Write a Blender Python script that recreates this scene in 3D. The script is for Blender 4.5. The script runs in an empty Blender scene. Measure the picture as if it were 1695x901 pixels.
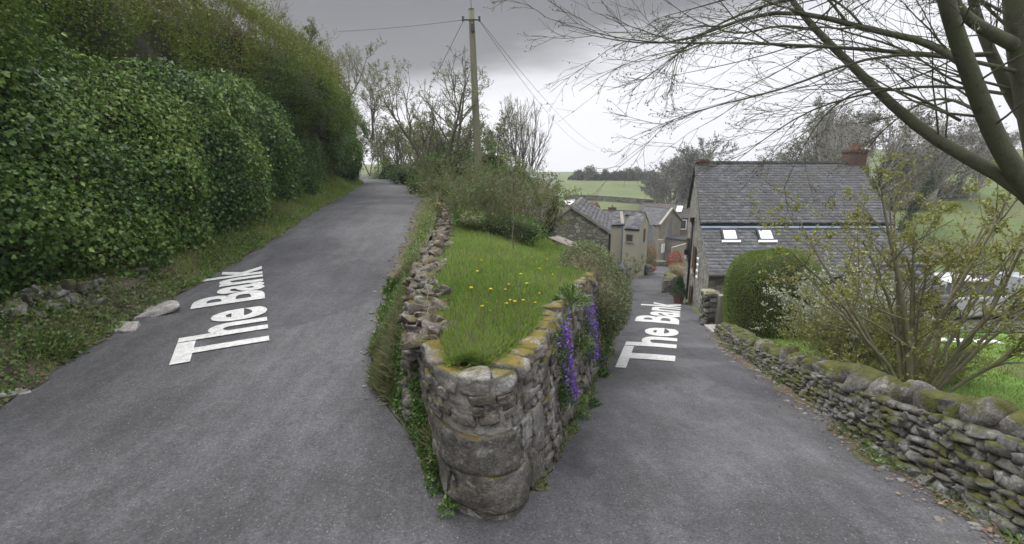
import bpy, bmesh, math, random
import numpy as np
from mathutils import Vector, Matrix, Euler

# ------------------------------------------------------------------ camera, sky, sun, exposure
W, HH = 1695., 901.
F = 800.; CX = 847.5; CY = 450.5; PIT = math.radians(12.6); CH = 2.5
cp, sp = math.cos(PIT), math.sin(PIT)
scene = bpy.context.scene
cam = bpy.data.cameras.new('camera'); camo = bpy.data.objects.new('camera', cam)
scene.collection.objects.link(camo); scene.camera = camo
cam.sensor_fit = 'HORIZONTAL'; cam.sensor_width = 36.; cam.lens = 36. * F / W
cam.clip_start = .05; cam.clip_end = 3000.
camo.location = (0, 0, CH); camo.rotation_euler = (math.pi / 2 - PIT, 0, 0)

world = bpy.data.worlds.new('World'); scene.world = world; world.use_nodes = True
SUN_EL, SUN_AZ = math.radians(52), math.radians(-35)      # azimuth measured from +Y towards +X
def build_world():
    nt = world.node_tree; nt.nodes.clear(); N = nt.nodes.new; L = nt.links.new
    out = N('ShaderNodeOutputWorld'); bg = N('ShaderNodeBackground'); bg.inputs[1].default_value = .1
    sky = N('ShaderNodeTexSky'); sky.sky_type = 'NISHITA'; sky.sun_disc = False
    sky.sun_elevation = SUN_EL; sky.sun_rotation = SUN_AZ; sky.air_density = 1.2; sky.dust_density = 3
    tc = N('ShaderNodeTexCoord'); sep = N('ShaderNodeSeparateXYZ'); L(tc.outputs['Generated'], sep.inputs[0])
    mp = N('ShaderNodeMapping'); mp.inputs['Scale'].default_value = (1.4, 1.4, 5.5); mp.inputs['Location'].default_value = (.35, .2, .1)
    L(tc.outputs['Generated'], mp.inputs[0])
    nz = N('ShaderNodeTexNoise'); nz.inputs['Scale'].default_value = 1.5; nz.inputs['Detail'].default_value = 6; nz.inputs['Roughness'].default_value = .52
    L(mp.outputs[0], nz.inputs[0])
    ma = N('ShaderNodeMath'); ma.operation = 'MULTIPLY_ADD'; ma.inputs[1].default_value = .22; L(nz.outputs[0], ma.inputs[0])
    L(sep.outputs[2], ma.inputs[2])
    # clouds are heavier to the left of the view than to the right
    mb = N('ShaderNodeMath'); mb.operation = 'MULTIPLY_ADD'; mb.inputs[1].default_value = -.16; L(sep.outputs[0], mb.inputs[0]); L(ma.outputs[0], mb.inputs[2])
    cr = N('ShaderNodeValToRGB'); e = cr.color_ramp.elements
    pts = [(0., (.66, .66, .69)), (.22, (.68, .68, .71)), (.27, (.55, .55, .58)), (.305, (.33, .33, .345)), (.345, (.17, .17, .176)), (.47, (.125, .125, .132)), (.62, (1.3, 1.3, 1.33)), (1., (2.5, 2.53, 2.6))]
    e[0].position, e[0].color = pts[0][0], (*pts[0][1], 1); e[1].position, e[1].color = pts[-1][0], (*pts[-1][1], 1)
    for p, c in pts[1:-1]:
        q = e.new(p); q.color = (*c, 1)
    L(mb.outputs[0], cr.inputs[0])
    mul = N('ShaderNodeVectorMath'); mul.operation = 'SCALE'; mul.inputs['Scale'].default_value = 11.; L(cr.outputs[0], mul.inputs[0])
    mx = N('ShaderNodeMixRGB'); mx.inputs[0].default_value = .93; L(sky.outputs[0], mx.inputs[1]); L(mul.outputs[0], mx.inputs[2])
    L(mx.outputs[0], bg.inputs[0]); L(bg.outputs[0], out.inputs[0])
build_world()
sl = bpy.data.lights.new('sun', 'SUN'); sl.energy = 1.1; sl.angle = math.radians(14); sl.color = (1, .97, .92)
so = bpy.data.objects.new('sun', sl); scene.collection.objects.link(so)
so.rotation_euler = (math.pi / 2 - SUN_EL, 0, math.pi - SUN_AZ)
scene.view_settings.view_transform = 'Standard'; scene.view_settings.look = 'None'
scene.view_settings.exposure = 0.45; scene.view_settings.gamma = 1; scene.view_settings.use_curve_mapping = False
scene.cycles.max_bounces = 6; scene.cycles.diffuse_bounces = 3; scene.cycles.glossy_bounces = 2; scene.cycles.transparent_max_bounces = 4

rng = np.random.default_rng(11)
U = rng.uniform

# ------------------------------------------------------------------ surveying helpers
def at(px, py, Y):
    u = (px - CX) / F; v = -(py - CY) / F
    r = np.array([u, cp + v * sp, -sp + v * cp]); t = Y / r[1]
    return np.array([r[0] * t, Y, CH + r[2] * t])
def smooth_tab(K, sig):
    xs = np.arange(K[0][0], K[-1][0] + .01, .25); v = np.interp(xs, [k[0] for k in K], [k[1] for k in K])
    n = int(sig * 12); w = np.exp(-.5 * (np.arange(-n, n + 1) * .25 / sig) ** 2); w /= w.sum()
    vp = np.concatenate([v[0] + (np.arange(-n, 0)) * (v[1] - v[0]), v, v[-1] + (np.arange(1, n + 1)) * (v[-1] - v[-2])])
    vs = np.convolve(vp, w, 'valid')
    return lambda y: np.interp(y, xs, vs)
zl = smooth_tab([(-40, .9), (-2, .2), (1, 0), (3, 0), (5, .08), (9, .42), (15, 1.0), (27, 1.35), (42, 1.5), (60, 1.2), (900, 1)], 1.)
zrc = smooth_tab([(-40, .9), (-2, .2), (1, 0), (3, -.18), (5, -.5), (8, -1.1), (14, -2.45), (24, -4.45), (37, -6.9), (50, -8.9), (70, -11.6), (78, -12), (110, -7.6), (180, -3.6), (260, -3.8), (900, -9)], 1.)
zrr = smooth_tab([(-40, .9), (-2, .2), (1, 0), (3, -.18), (5, -.5), (8, -1.1), (14, -2.45), (24, -4.4), (33, -5.2), (45, -4.3), (55, -2.6), (70, -.3), (90, 1.2), (150, 6.8), (250, 8.5), (900, 8)], 1.)
LL_ = [(-40, -9), (0, -5.0), (3, -5.0), (4.4, -5.1), (5.5, -5.5), (7.6, -5.6), (10, -5.74), (12, -5.85), (15.3, -6.24), (20.7, -7.12), (28.4, -8.6), (34, -10.6), (42, -13.5), (57, -20), (70, -27)]
LR_ = [(3.2, -.18), (3.42, -.5), (3.87, -.85), (4.5, -1.28), (5.05, -1.62), (6.24, -1.88), (7.6, -2.1), (9.2, -2.34), (11.6, -2.6), (13.6, -2.85), (19.5, -3.63), (25, -4.85), (34, -7.9), (42, -10.6), (57, -16.4), (70, -23)]
RL_ = [(3.2, -.18), (3.38, .0), (3.52, .1), (4.0, .33), (5.34, .68), (7.0, 1.21), (8.3, 1.69), (12.3, 2.72), (18.5, 4.35), (24, 5.7), (32.7, 8.14), (45, 11.4), (55, 15.4), (75, 23.2), (84, 27)]
RR_ = [(-40, 9), (0, 4.4), (2, 3.9), (3.2, 3.7), (4.1, 3.75), (5.1, 3.9), (7.0, 4.3), (9.5, 4.75), (12.3, 5.56), (17.5, 7.15), (24, 8.95), (30, 11.0), (41.8, 14.2), (57, 19.2), (73, 25.6), (84, 31)]
def sm(K, s=.35): return smooth_tab(K, s)
LL, LR, RL, RR = sm(LL_, .6), sm(LR_, .3), sm(RL_, .3), sm(RR_, .5)
def ss(a, b, x):
    t = np.clip((x - a) / (b - a), 0, 1); return t * t * (3 - 2 * t)
def IL(y): return np.where(y > 60, -.16 * y - 8, LR(np.minimum(y, 60)) + .45)
def IR(y): return np.where(y > 75, np.maximum(6.2, 23 - (y - 75) * 1.2), RL(np.minimum(y, 75)) - .02)
def sn(p, f, seed, n=7):
    r = np.random.default_rng(seed); o = 0
    for i in range(n):
        d = r.normal(size=3); d /= np.linalg.norm(d)
        o = o + np.sin((p @ d) * f * (0.6 + .9 * r.random()) + r.random() * 6.28)
    return o / n ** .5 * .8
def G(x, y):
    x = np.asarray(x, float); y = np.asarray(y, float)
    ys = np.maximum(y, 3.2)
    hw = np.interp(y, [3.2, 5], [1.1, 0])
    e0 = np.minimum(IL(ys), IR(ys) - .3) - hw; e1 = IR(ys) + hw * .7
    t = ss(e0, e1, x)
    w = ss(.44, .66, x / np.maximum(y, 1)) * ss(24, 40, y)
    R = zrc(y) * (1 - w) + zrr(y) * w
    z = zl(y) * (1 - t) + R * t
    dl = (LL(np.clip(y, -39, 70)) - 1.0) - x
    bank = ss(0, 3.4, dl) * 4.6 + ss(3, 30, dl) * 3
    z = z + bank * ss(60, 30, y)
    far = ss(60, 120, y)
    p = np.stack([x, y, 0 * x], -1)
    z = z + far * (sn(p, .035, 3) * 1.0 + sn(p, .09, 4) * .25)
    # the far slope climbs towards the right
    return z
def onG(px, py, dz=0.):
    u = (px - CX) / F; v = -(py - CY) / F
    r = np.array([u, cp + v * sp, -sp + v * cp]); t = np.arange(.5, 260, .02)
    z = CH + r[2] * t - G(r[0] * t, r[1] * t) - dz
    i = int(np.argmax(z < 0)); return np.array([r[0] * t[i], r[1] * t[i], CH + r[2] * t[i]])

# ------------------------------------------------------------------ object helpers
C = scene.collection
ORG = {}
def thing(name, label, cat, loc=(0, 0, 0), group=None):
    o = bpy.data.objects.new(name, None); C.objects.link(o); o.empty_display_size = .3
    o.location = tuple(float(q) for q in loc); o['label'] = label; o['category'] = cat
    if group: o['group'] = group
    ORG[o.name] = np.array(loc, float); return o
def tag(o, label, cat, group=None):
    o['label'] = label; o['category'] = cat
    if group: o['group'] = group
    return o
def mk(name, V, Fc, mat, parent=None, smooth=False, rnd=None, loc=None):
    V = np.asarray(V, float)
    org = ORG[parent.name] if parent is not None else (np.array(loc, float) if loc is not None else np.zeros(3))
    V = V - org
    me = bpy.data.meshes.new(name)
    if isinstance(Fc, np.ndarray):
        M, k = Fc.shape
        me.vertices.add(len(V)); me.vertices.foreach_set('co', V.astype(np.float32).ravel())
        me.loops.add(M * k); me.loops.foreach_set('vertex_index', Fc.astype(np.int32).ravel())
        me.polygons.add(M); me.polygons.foreach_set('loop_start', np.arange(M, dtype=np.int32) * k)
        me.update(calc_edges=True)
    else:
        me.from_pydata(V.tolist(), [], [list(map(int, f)) for f in Fc]); me.update()
    n = len(me.polygons)
    if smooth: me.polygons.foreach_set('use_smooth', np.ones(n, bool))
    if rnd is not None:
        a = me.attributes.new('rnd', 'FLOAT', 'FACE'); a.data.foreach_set('value', np.asarray(rnd, np.float32))
    if mat: me.materials.append(mat)
    o = bpy.data.objects.new(name, me); C.objects.link(o)
    if parent is not None: o.parent = parent
    elif loc is not None: o.location = tuple(float(q) for q in loc)
    ORG[o.name] = org
    return o
def struct(name, V, Fc, mat, kind='structure', **k):
    o = mk(name, V, Fc, mat, **k); o['kind'] = kind; return o
def dup(root, loc, rz=0., sc=1., label=None, group=None):
    def cpy(o, par):
        c = o.copy(); C.objects.link(c); c.parent = par
        for ch in o.children: cpy(ch, c)
        return c
    r = cpy(root, None); r.location = tuple(float(q) for q in loc); r.rotation_euler = (0, 0, rz)
    r.scale = (sc, sc, sc) if np.isscalar(sc) else sc
    if label: r['label'] = label
    if group: r['group'] = group
    return r
class MB:
    def __init__(s): s.v = []; s.f = []; s.r = []; s.n = 0
    def add(s, V, Fc, r=0.):
        V = np.asarray(V, float); s.v.append(V)
        for f in Fc: s.f.append([int(i) + s.n for i in f]); s.r.append(r)
        s.n += len(V); return s
    def box(s, c, h, R=None, r=0.):
        c = np.array(c, float); h = np.array(h, float)
        V = np.array([[x, y, z] for z in (-1, 1) for y in (-1, 1) for x in (-1, 1)], float) * h
        if R is not None: V = V @ np.array(R).T
        return s.add(V + c, [(0, 2, 3, 1), (4, 5, 7, 6), (0, 1, 5, 4), (2, 6, 7, 3), (0, 4, 6, 2), (1, 3, 7, 5)], r)
    def hexa(s, P, r=0.):   # 8 points: bottom ring (4), top ring (4)
        return s.add(P, [(3, 2, 1, 0), (4, 5, 6, 7), (0, 1, 5, 4), (1, 2, 6, 5), (2, 3, 7, 6), (3, 0, 4, 7)], r)
    def bar(s, a, b, w, h=None, up=(0, 0, 1), r=0.):
        a = np.array(a, float); b = np.array(b, float); h = w if h is None else h
        d = b - a; L = np.linalg.norm(d); d /= L; up = np.array(up, float)
        x = np.cross(up, d); nx = np.linalg.norm(x)
        if nx < 1e-4: x = np.array([1., 0, 0])
        else: x /= nx
        y = np.cross(d, x); return s.box((a + b) / 2, (w / 2, h / 2, L / 2), np.stack([x, y, d], 1), r)
    def tube(s, P, R, n=8, r=0.):
        V, Fq = tubes(np.asarray(P, float)[None], np.broadcast_to(np.asarray(R, float), (len(P),))[None], n)
        s.add(V, Fq, r); k = len(P)
        s.f.append([s.n - len(V) + i for i in range(n)][::-1]); s.r.append(r)
        s.f.append([s.n - n + i for i in range(n)]); s.r.append(r); return s
    def prism(s, A, B, r=0.):
        n = len(A); Fc = [list(range(n))[::-1], list(range(n, 2 * n))] + [(i, (i + 1) % n, n + (i + 1) % n, n + i) for i in range(n)]
        return s.add(np.vstack([A, B]), Fc, r)
    def build(s, name, mat, parent=None, smooth=False, loc=None, bevel=0):
        o = mk(name, np.vstack(s.v), s.f, mat, parent, smooth, rnd=s.r, loc=loc)
        if bevel:
            m = o.modifiers.new('b', 'BEVEL'); m.width = bevel; m.segments = 2; m.limit_method = 'ANGLE'
        return o
def norm(a): return a / np.maximum(np.linalg.norm(a, axis=-1, keepdims=True), 1e-9)
def tubes(P, R, n=5):
    B, M, _ = P.shape
    T = np.empty_like(P); T[:, 1:-1] = P[:, 2:] - P[:, :-2]; T[:, 0] = P[:, 1] - P[:, 0]; T[:, -1] = P[:, -1] - P[:, -2]
    T = norm(T); D = norm(P[:, -1] - P[:, 0])
    ref = np.where(np.abs(D[:, 2:3]) > .8, np.array([[1., 0, 0]]), np.array([[0, 0, 1.]]))[:, None]
    X = norm(np.cross(np.broadcast_to(ref, T.shape), T)); Yv = np.cross(T, X)
    a = np.arange(n) / n * 2 * math.pi
    V = P[:, :, None] + R[:, :, None, None] * (np.cos(a)[:, None] * X[:, :, None] + np.sin(a)[:, None] * Yv[:, :, None])
    i = np.arange(n); j = (i + 1) % n
    q = np.stack([i, j, j + n, i + n], 1)
    f = (q[None] + (np.arange(M - 1) * n)[:, None, None]).reshape(-1, 4)
    f = (f[None] + (np.arange(B) * M * n)[:, None, None]).reshape(-1, 4)
    return V.reshape(-1, 3), f
def grow(P, R, k, lf, ang, N=5, trop=.1, wob=.15, t0=.25, t1=1., rf=.6, rmin=.004, lr=(.7, 1.25), tip=.35, tv=(0, 0, 1)):
    B, M, _ = P.shape
    L = np.linalg.norm(np.diff(P, axis=1), axis=2).sum(1)
    t = U(t0, t1, (B, k)); ix = t * (M - 1) * .999; i = ix.astype(int); f = (ix - i)[..., None]; b = np.arange(B)[:, None]
    base = P[b, i] * (1 - f) + P[b, i + 1] * f; tan = norm(P[b, i + 1] - P[b, i])
    r0 = np.maximum((R[b, i] * (1 - f[..., 0]) + R[b, i + 1] * f[..., 0]) * rf * U(.75, 1.1, (B, k)), rmin)
    q = rng.normal(size=(B, k, 3)); q = norm(q - (q * tan).sum(-1, keepdims=True) * tan)
    a = ang * U(.65, 1.35, (B, k))[..., None]
    d = norm(np.cos(a) * tan + np.sin(a) * q).reshape(-1, 3)
    ln = (L[:, None] * lf * (1.15 - .55 * t) * U(*lr, (B, k))).reshape(-1)
    out = np.empty((B * k, N, 3)); out[:, 0] = base.reshape(-1, 3); tv = np.array(tv, float)
    for s in range(1, N):
        d = norm(d + wob * rng.normal(size=d.shape) + trop * tv)
        out[:, s] = out[:, s - 1] + d * (ln / (N - 1))[:, None]
    rr = r0.reshape(-1, 1) * np.linspace(1, tip, N)[None]; rr = np.maximum(rr, rmin * .6)
    return out, rr
def join(L, n):
    Vs, Fs, o = [], [], 0
    for (P, R), s in zip(L, n):
        V, f = tubes(P, R, s); Vs.append(V); Fs.append(f + o); o += len(V)
    return np.vstack(Vs), np.vstack(Fs)
def leafq(p, d, n, size, asp=.7, fold=.15):
    d = norm(d); s = norm(np.cross(n, d)); n = norm(np.cross(d, s)); size = np.asarray(size).reshape(-1, 1)
    a = p; b = p + d * size * .45 + s * size * asp * .5 + n * size * fold; c = p + d * size; e = p + d * size * .45 - s * size * asp * .5 + n * size * fold
    V = np.stack([a, b, c, e], 1).reshape(-1, 3); return V, np.arange(len(V)).reshape(-1, 4)
def leaves_free(p, size, asp=.7, up=.3):
    n = len(p); d = norm(rng.normal(size=(n, 3)) + np.array([0, 0, up])); nn = rng.normal(size=(n, 3)); return leafq(p, d, nn, size, asp)
def along(P, n, t0=0.):       # n random points on branches P with directions
    B, M, _ = P.shape; b = rng.integers(0, B, n); ix = (t0 + (1 - t0) * rng.random(n)) * (M - 1) * .999; i = ix.astype(int); f = (ix - i)[:, None]
    return P[b, i] * (1 - f) + P[b, i + 1] * f, norm(P[b, i + 1] - P[b, i])
def sheet(fn, us, vs):
    Ug, Vg = np.meshgrid(us, vs, indexing='ij'); P = fn(Ug.ravel(), Vg.ravel())
    n, m = len(us), len(vs); i, j = np.meshgrid(np.arange(n - 1), np.arange(m - 1), indexing='ij'); a = (i * m + j).ravel()
    return P, np.stack([a, a + m, a + m + 1, a + 1], 1)
def surf_pts(V, Fq, n):
    A = V[Fq]; cr = np.cross(A[:, 2] - A[:, 0], A[:, 3 if Fq.shape[1] == 4 else 1] - A[:, 1 if Fq.shape[1] == 4 else 0])
    ar = np.linalg.norm(cr, axis=1); i = rng.choice(len(Fq), n, p=ar / ar.sum()); u, v = rng.random(n)[:, None], rng.random(n)[:, None]
    Q = A[i]; p = (Q[:, 0] * (1 - u) + Q[:, 1] * u) * (1 - v) + (Q[:, 3] * (1 - u) + Q[:, 2] * u) * v
    return p, norm(cr[i])

# ------------------------------------------------------------------ materials
def c4(c): return (*c, 1) if len(c) == 3 else c
def mat(name, cols, scale=4., rough=.85, bump=.3, bscale=None, detail=8, rnd=0., spec=.3, moss=None, vor=None, stretch=(1, 1, 1), rndcols=None, big=None, bdist=.02, metal=0., grain=None, lichen=None):
    """noise -> ramp; optional per-face random shade, per-face palette, moss on upward faces, voronoi stones, large stains"""
    m = bpy.data.materials.new(name); m.use_nodes = True; nt = m.node_tree; N = nt.nodes.new; L = nt.links.new
    b = nt.nodes['Principled BSDF']; b.inputs['Roughness'].default_value = rough; b.inputs['Specular IOR Level'].default_value = spec; b.inputs['Metallic'].default_value = metal
    tc = N('ShaderNodeNewGeometry'); mp = N('ShaderNodeMapping'); mp.inputs['Scale'].default_value = stretch; L(tc.outputs['Position'], mp.inputs[0]); co = mp.outputs[0]
    def noise(s, d=detail, r=.6):
        n = N('ShaderNodeTexNoise'); n.inputs['Scale'].default_value = s; n.inputs['Detail'].default_value = d; n.inputs['Roughness'].default_value = r; L(co, n.inputs[0]); return n.outputs[0]
    def ramp(inp, cs, lo=.3, hi=.7):
        r = N('ShaderNodeValToRGB'); e = r.color_ramp.elements; n = len(cs)
        e[0].position = lo; e[0].color = c4(cs[0]); e[1].position = hi; e[1].color = c4(cs[-1])
        for k in range(1, n - 1): q = e.new(lo + (hi - lo) * k / (n - 1)); q.color = c4(cs[k])
        L(inp, r.inputs[0]); return r.outputs[0]
    def mix(f, a, c, mode='MIX'):
        x = N('ShaderNodeMixRGB'); x.blend_type = mode
        for i, v in zip((0, 1, 2), (f, a, c)):
            if isinstance(v, (int, float)): x.inputs[i].default_value = v
            elif isinstance(v, tuple): x.inputs[i].default_value = c4(v)
            else: L(v, x.inputs[i])
        return x.outputs[0]
    col = ramp(noise(scale), cols) if len(cols) > 1 else mix(0., cols[0], cols[0])
    height = noise(bscale or scale * 6, 6, .65)
    at_ = N('ShaderNodeAttribute'); at_.attribute_name = 'rnd'
    if rndcols: col = mix(.75, col, ramp(at_.outputs['Fac'], rndcols, 0, 1))
    if vor:
        v = N('ShaderNodeTexVoronoi'); v.inputs['Scale'].default_value = vor[0]; v.feature = 'F1'; L(co, v.inputs[0])
        ve = N('ShaderNodeTexVoronoi'); ve.inputs['Scale'].default_value = vor[0]; ve.feature = 'DISTANCE_TO_EDGE'
        wn = N('ShaderNodeTexNoise'); wn.inputs['Scale'].default_value = vor[0] * 1.5
        L(co, wn.inputs[0]); wv = N('ShaderNodeVectorMath'); wv.operation = 'MULTIPLY_ADD'; wv.inputs[1].default_value = (.25 / vor[0],) * 3; L(wn.outputs[1], wv.inputs[0]); L(co, wv.inputs[2]); L(wv.outputs[0], v.inputs[0]); L(wv.outputs[0], ve.inputs[0])
        cell = ramp(v.outputs['Color'], vor[1], .1, .9); col = mix(.75, col, cell)
        em = N('ShaderNodeMapRange'); em.inputs[1].default_value = .0; em.inputs[2].default_value = vor[3] if len(vor) > 3 else .09; L(ve.outputs['Distance'], em.inputs[0])
        col = mix(em.outputs[0], vor[2], col)
        hh = N('ShaderNodeMath'); hh.operation = 'MULTIPLY_ADD'; hh.inputs[1].default_value = .25; L(height, hh.inputs[0]); L(em.outputs[0], hh.inputs[2]); height = hh.outputs[0]
    if rnd:
        mr = N('ShaderNodeMapRange'); mr.inputs[3].default_value = 1 - rnd; mr.inputs[4].default_value = 1 + rnd; L(at_.outputs['Fac'], mr.inputs[0])
        s = N('ShaderNodeVectorMath'); s.operation = 'SCALE'; L(col, s.inputs[0]); L(mr.outputs[0], s.inputs['Scale']); col = s.outputs[0]
    if big:
        col = mix(ramp(noise(big[0], 5), [(0, 0, 0), (big[2],) * 3], .42, .62), col, big[1])
    if lichen:
        col = mix(ramp(noise(lichen[0], 6, .75), [(0, 0, 0), (lichen[2],) * 3], .56, .64), col, lichen[1])
    if grain:
        col = mix(1., col, ramp(noise(grain[0], 5, .75), [(grain[1],) * 3, (grain[2],) * 3], .33, .68), 'MULTIPLY'); col = mix(1., col, ramp(noise(grain[0] * .22, 5, .7), [(grain[1] + .1,) * 3, (grain[2] - .08,) * 3], .36, .66), 'MULTIPLY')
    if moss:
        sx = N('ShaderNodeSeparateXYZ'); L(tc.outputs['Normal'], sx.inputs[0])
        mm = N('ShaderNodeMath'); mm.operation = 'MULTIPLY_ADD'; mm.inputs[1].default_value = moss[2]; L(sx.outputs[2], mm.inputs[0])
        L(noise(moss[3] if len(moss) > 3 else 3.5, 7, .7), mm.inputs[2])
        f = ramp(mm.outputs[0], [(0, 0, 0), (1, 1, 1)], moss[4] if len(moss) > 4 else .62, (moss[4] if len(moss) > 4 else .62) + .08)
        col = mix(f, col, ramp(noise(9., 5), [moss[0], moss[1]], .35, .65))
    L(col, b.inputs['Base Color'])
    if bump:
        bp = N('ShaderNodeBump'); bp.inputs['Strength'].default_value = bump; bp.inputs['Distance'].default_value = bdist; L(height, bp.inputs['Height']); L(bp.outputs[0], b.inputs['Normal'])
    return m
def leafmat(name, c, rough=.5, spec=.35, trans=.25, big=None, vs=.5):
    """palette c picked per leaf, with a slow change across the plant; some light passes through"""
    m = bpy.data.materials.new(name); m.use_nodes = True; nt = m.node_tree; N = nt.nodes.new; L = nt.links.new
    b = nt.nodes['Principled BSDF']; b.inputs['Roughness'].default_value = rough; b.inputs['Specular IOR Level'].default_value = spec
    a = N('ShaderNodeAttribute'); a.attribute_name = 'rnd'; r = N('ShaderNodeValToRGB'); e = r.color_ramp.elements
    e[0].color = c4(c[0]); e[1].color = c4(c[-1]); e[0].position = 0; e[1].position = 1
    for k in range(1, len(c) - 1): q = e.new(k / (len(c) - 1)); q.color = c4(c[k])
    g = N('ShaderNodeNewGeometry'); nz = N('ShaderNodeTexNoise'); nz.inputs['Scale'].default_value = vs; nz.inputs['Detail'].default_value = 3; L(g.outputs['Position'], nz.inputs[0])
    m1 = N('ShaderNodeMath'); m1.operation = 'MULTIPLY_ADD'; m1.inputs[1].default_value = 1.1; m1.inputs[2].default_value = -.55; L(nz.outputs[0], m1.inputs[0])
    m2 = N('ShaderNodeMath'); m2.operation = 'ADD'; L(a.outputs['Fac'], m2.inputs[0]); L(m1.outputs[0], m2.inputs[1]); L(m2.outputs[0], r.inputs[0])
    L(r.outputs[0], b.inputs['Base Color'])
    if trans:
        t = N('ShaderNodeBsdfTranslucent'); L(r.outputs[0], t.inputs[0]); mx = N('ShaderNodeMixShader'); mx.inputs[0].default_value = trans
        L(b.outputs[0], mx.inputs[1]); L(t.outputs[0], mx.inputs[2]); L(mx.outputs[0], nt.nodes['Material Output'].inputs[0])
    return m
M = {}
def asphalt():
    m = bpy.data.materials.new('worn_asphalt'); m.use_nodes = True; nt = m.node_tree; N = nt.nodes.new; L = nt.links.new; b = nt.nodes['Principled BSDF']; b.inputs['Roughness'].default_value = .86; b.inputs['Specular IOR Level'].default_value = .3
    g = N('ShaderNodeNewGeometry')
    def nz(s, d, r=.6, st=None):
        n = N('ShaderNodeTexNoise'); n.inputs['Scale'].default_value = s; n.inputs['Detail'].default_value = d; n.inputs['Roughness'].default_value = r
        if st: mp = N('ShaderNodeMapping'); mp.inputs['Scale'].default_value = st; mp.inputs['Rotation'].default_value = (0, 0, .25); L(g.outputs['Position'], mp.inputs[0]); L(mp.outputs[0], n.inputs[0])
        else: L(g.outputs['Position'], n.inputs[0])
        return n.outputs[0]
    def rp(i, a, c, lo, hi):
        r = N('ShaderNodeValToRGB'); e = r.color_ramp.elements; e[0].position = lo; e[1].position = hi; e[0].color = c4(a); e[1].color = c4(c); L(i, r.inputs[0]); return r.outputs[0]
    def mx(f, a, c, mode='MIX'):
        x = N('ShaderNodeMixRGB'); x.blend_type = mode
        for k, v in zip((0, 1, 2), (f, a, c)):
            if isinstance(v, (int, float)): x.inputs[k].default_value = v
            elif isinstance(v, tuple): x.inputs[k].default_value = c4(v)
            else: L(v, x.inputs[k])
        return x.outputs[0]
    col = rp(nz(.5, 6, .6), (.052, .051, .054), (.088, .087, .092), .36, .64)
    col = mx(1., col, rp(nz(1.5, 6, .7, (2.2, .5, 1)), (.76,) * 3, (1.12,) * 3, .36, .66), 'MULTIPLY')
    col = mx(1., col, rp(nz(42, 4, .8), (.50,) * 3, (1.6,) * 3, .30, .72), 'MULTIPLY')
    col = mx(1., col, rp(nz(9, 4, .7), (.86,) * 3, (1.12,) * 3, .35, .65), 'MULTIPLY')
    v = N('ShaderNodeTexVoronoi'); v.inputs['Scale'].default_value = 130; L(g.outputs['Position'], v.inputs[0]); col = mx(rp(v.outputs['Color'], (0, 0, 0), (.55,) * 3, .86, .95), col, (.30, .295, .29))
    pt = rp(nz(.33, 2, .4), (0, 0, 0), (1, 1, 1), .56, .575); col = mx(pt, col, mx(1., col, (.76, .76, .78), 'MULTIPLY'))      # darker relaid patches
    st = rp(nz(1.1, 7, .75), (0, 0, 0), (.55,) * 3, .60, .70); col = mx(st, col, (.058, .053, .047))
    # hairline cracks
    vw = N('ShaderNodeVectorMath'); vw.operation = 'MULTIPLY_ADD'; vw.inputs[1].default_value = (.5,) * 3; n3 = N('ShaderNodeTexNoise'); n3.inputs['Scale'].default_value = 2.2; n3.inputs['Detail'].default_value = 6; L(g.outputs['Position'], n3.inputs[0]); L(n3.outputs[1], vw.inputs[0]); L(g.outputs['Position'], vw.inputs[2])
    ve = N('ShaderNodeTexVoronoi'); ve.feature = 'DISTANCE_TO_EDGE'; ve.inputs['Scale'].default_value = .55; L(vw.outputs[0], ve.inputs[0])
    ck = rp(ve.outputs['Distance'], (1, 1, 1), (0, 0, 0), .0, .007); ckm = mx(1., ck, rp(nz(.8, 3), (0, 0, 0), (.5,) * 3, .55, .64), 'MULTIPLY'); col = mx(ckm, col, (.045, .043, .045))
    L(col, b.inputs['Base Color'])
    bp = N('ShaderNodeBump'); bp.inputs['Strength'].default_value = .55; bp.inputs['Distance'].default_value = .008; L(nz(70, 4, .8), bp.inputs['Height']); L(bp.outputs[0], b.inputs['Normal']); return m
M['asphalt'] = asphalt()
M['paint'] = mat('white_paint', [(.47, .47, .455), (.60, .60, .58)], scale=9, rough=.8, bump=.3, bscale=90, grain=(75, .66, 1.18))  # for the map-overlay road name added on both lanes
M['field'] = mat('field_grass', [(.055, .078, .024), (.08, .112, .034), (.11, .13, .05)], scale=.12, rough=.95, bump=.7, bscale=1.6, bdist=.25, big=(.22, (.10, .095, .045), .6))
M['lawn'] = mat('lawn_turf', [(.06, .12, .022), (.095, .18, .03), (.085, .14, .03)], scale=1.2, rough=.95, bump=.5, bscale=40)
M['soil'] = mat('verge_soil', [(.055, .045, .03), (.09, .075, .05), (.06, .075, .03)], scale=2.2, rough=.95, bump=.8, bscale=22, bdist=.04)
M['gravel'] = mat('gutter_grit', [(.08, .07, .06), (.13, .12, .11)], scale=12, rough=.95, bump=.8, bscale=50)
STC = [(.075, .068, .058), (.155, .145, .13), (.22, .21, .195), (.14, .125, .105), (.25, .245, .235), (.16, .125, .105)]
MOSS_O = ((.16, .105, .018), (.085, .095, .018)); MOSS_G = ((.05, .058, .016), (.10, .10, .028))
M['stone_nose'] = mat('lime_stone', [(.14, .13, .11), (.23, .215, .19), (.33, .31, .28)], scale=5, rough=.9, bump=1., bscale=30, bdist=.03, rnd=.0, rndcols=STC, moss=(*MOSS_O, .22, 3.2, .70), big=(2.2, (.085, .075, .055), .7), grain=(48, .55, 1.42), lichen=(7., (.36, .36, .33), .55))
M['stone_nosecap'] = mat('lime_coping_stone', [(.13, .12, .105), (.22, .21, .18), (.30, .28, .25)], scale=5, rough=.95, bump=.9, bscale=30, bdist=.03, rndcols=STC, moss=((.17, .115, .025), (.095, .095, .02), .16, 4.2, .565), grain=(48, .55, 1.42), lichen=(7., (.36, .36, .33), .55))
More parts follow.
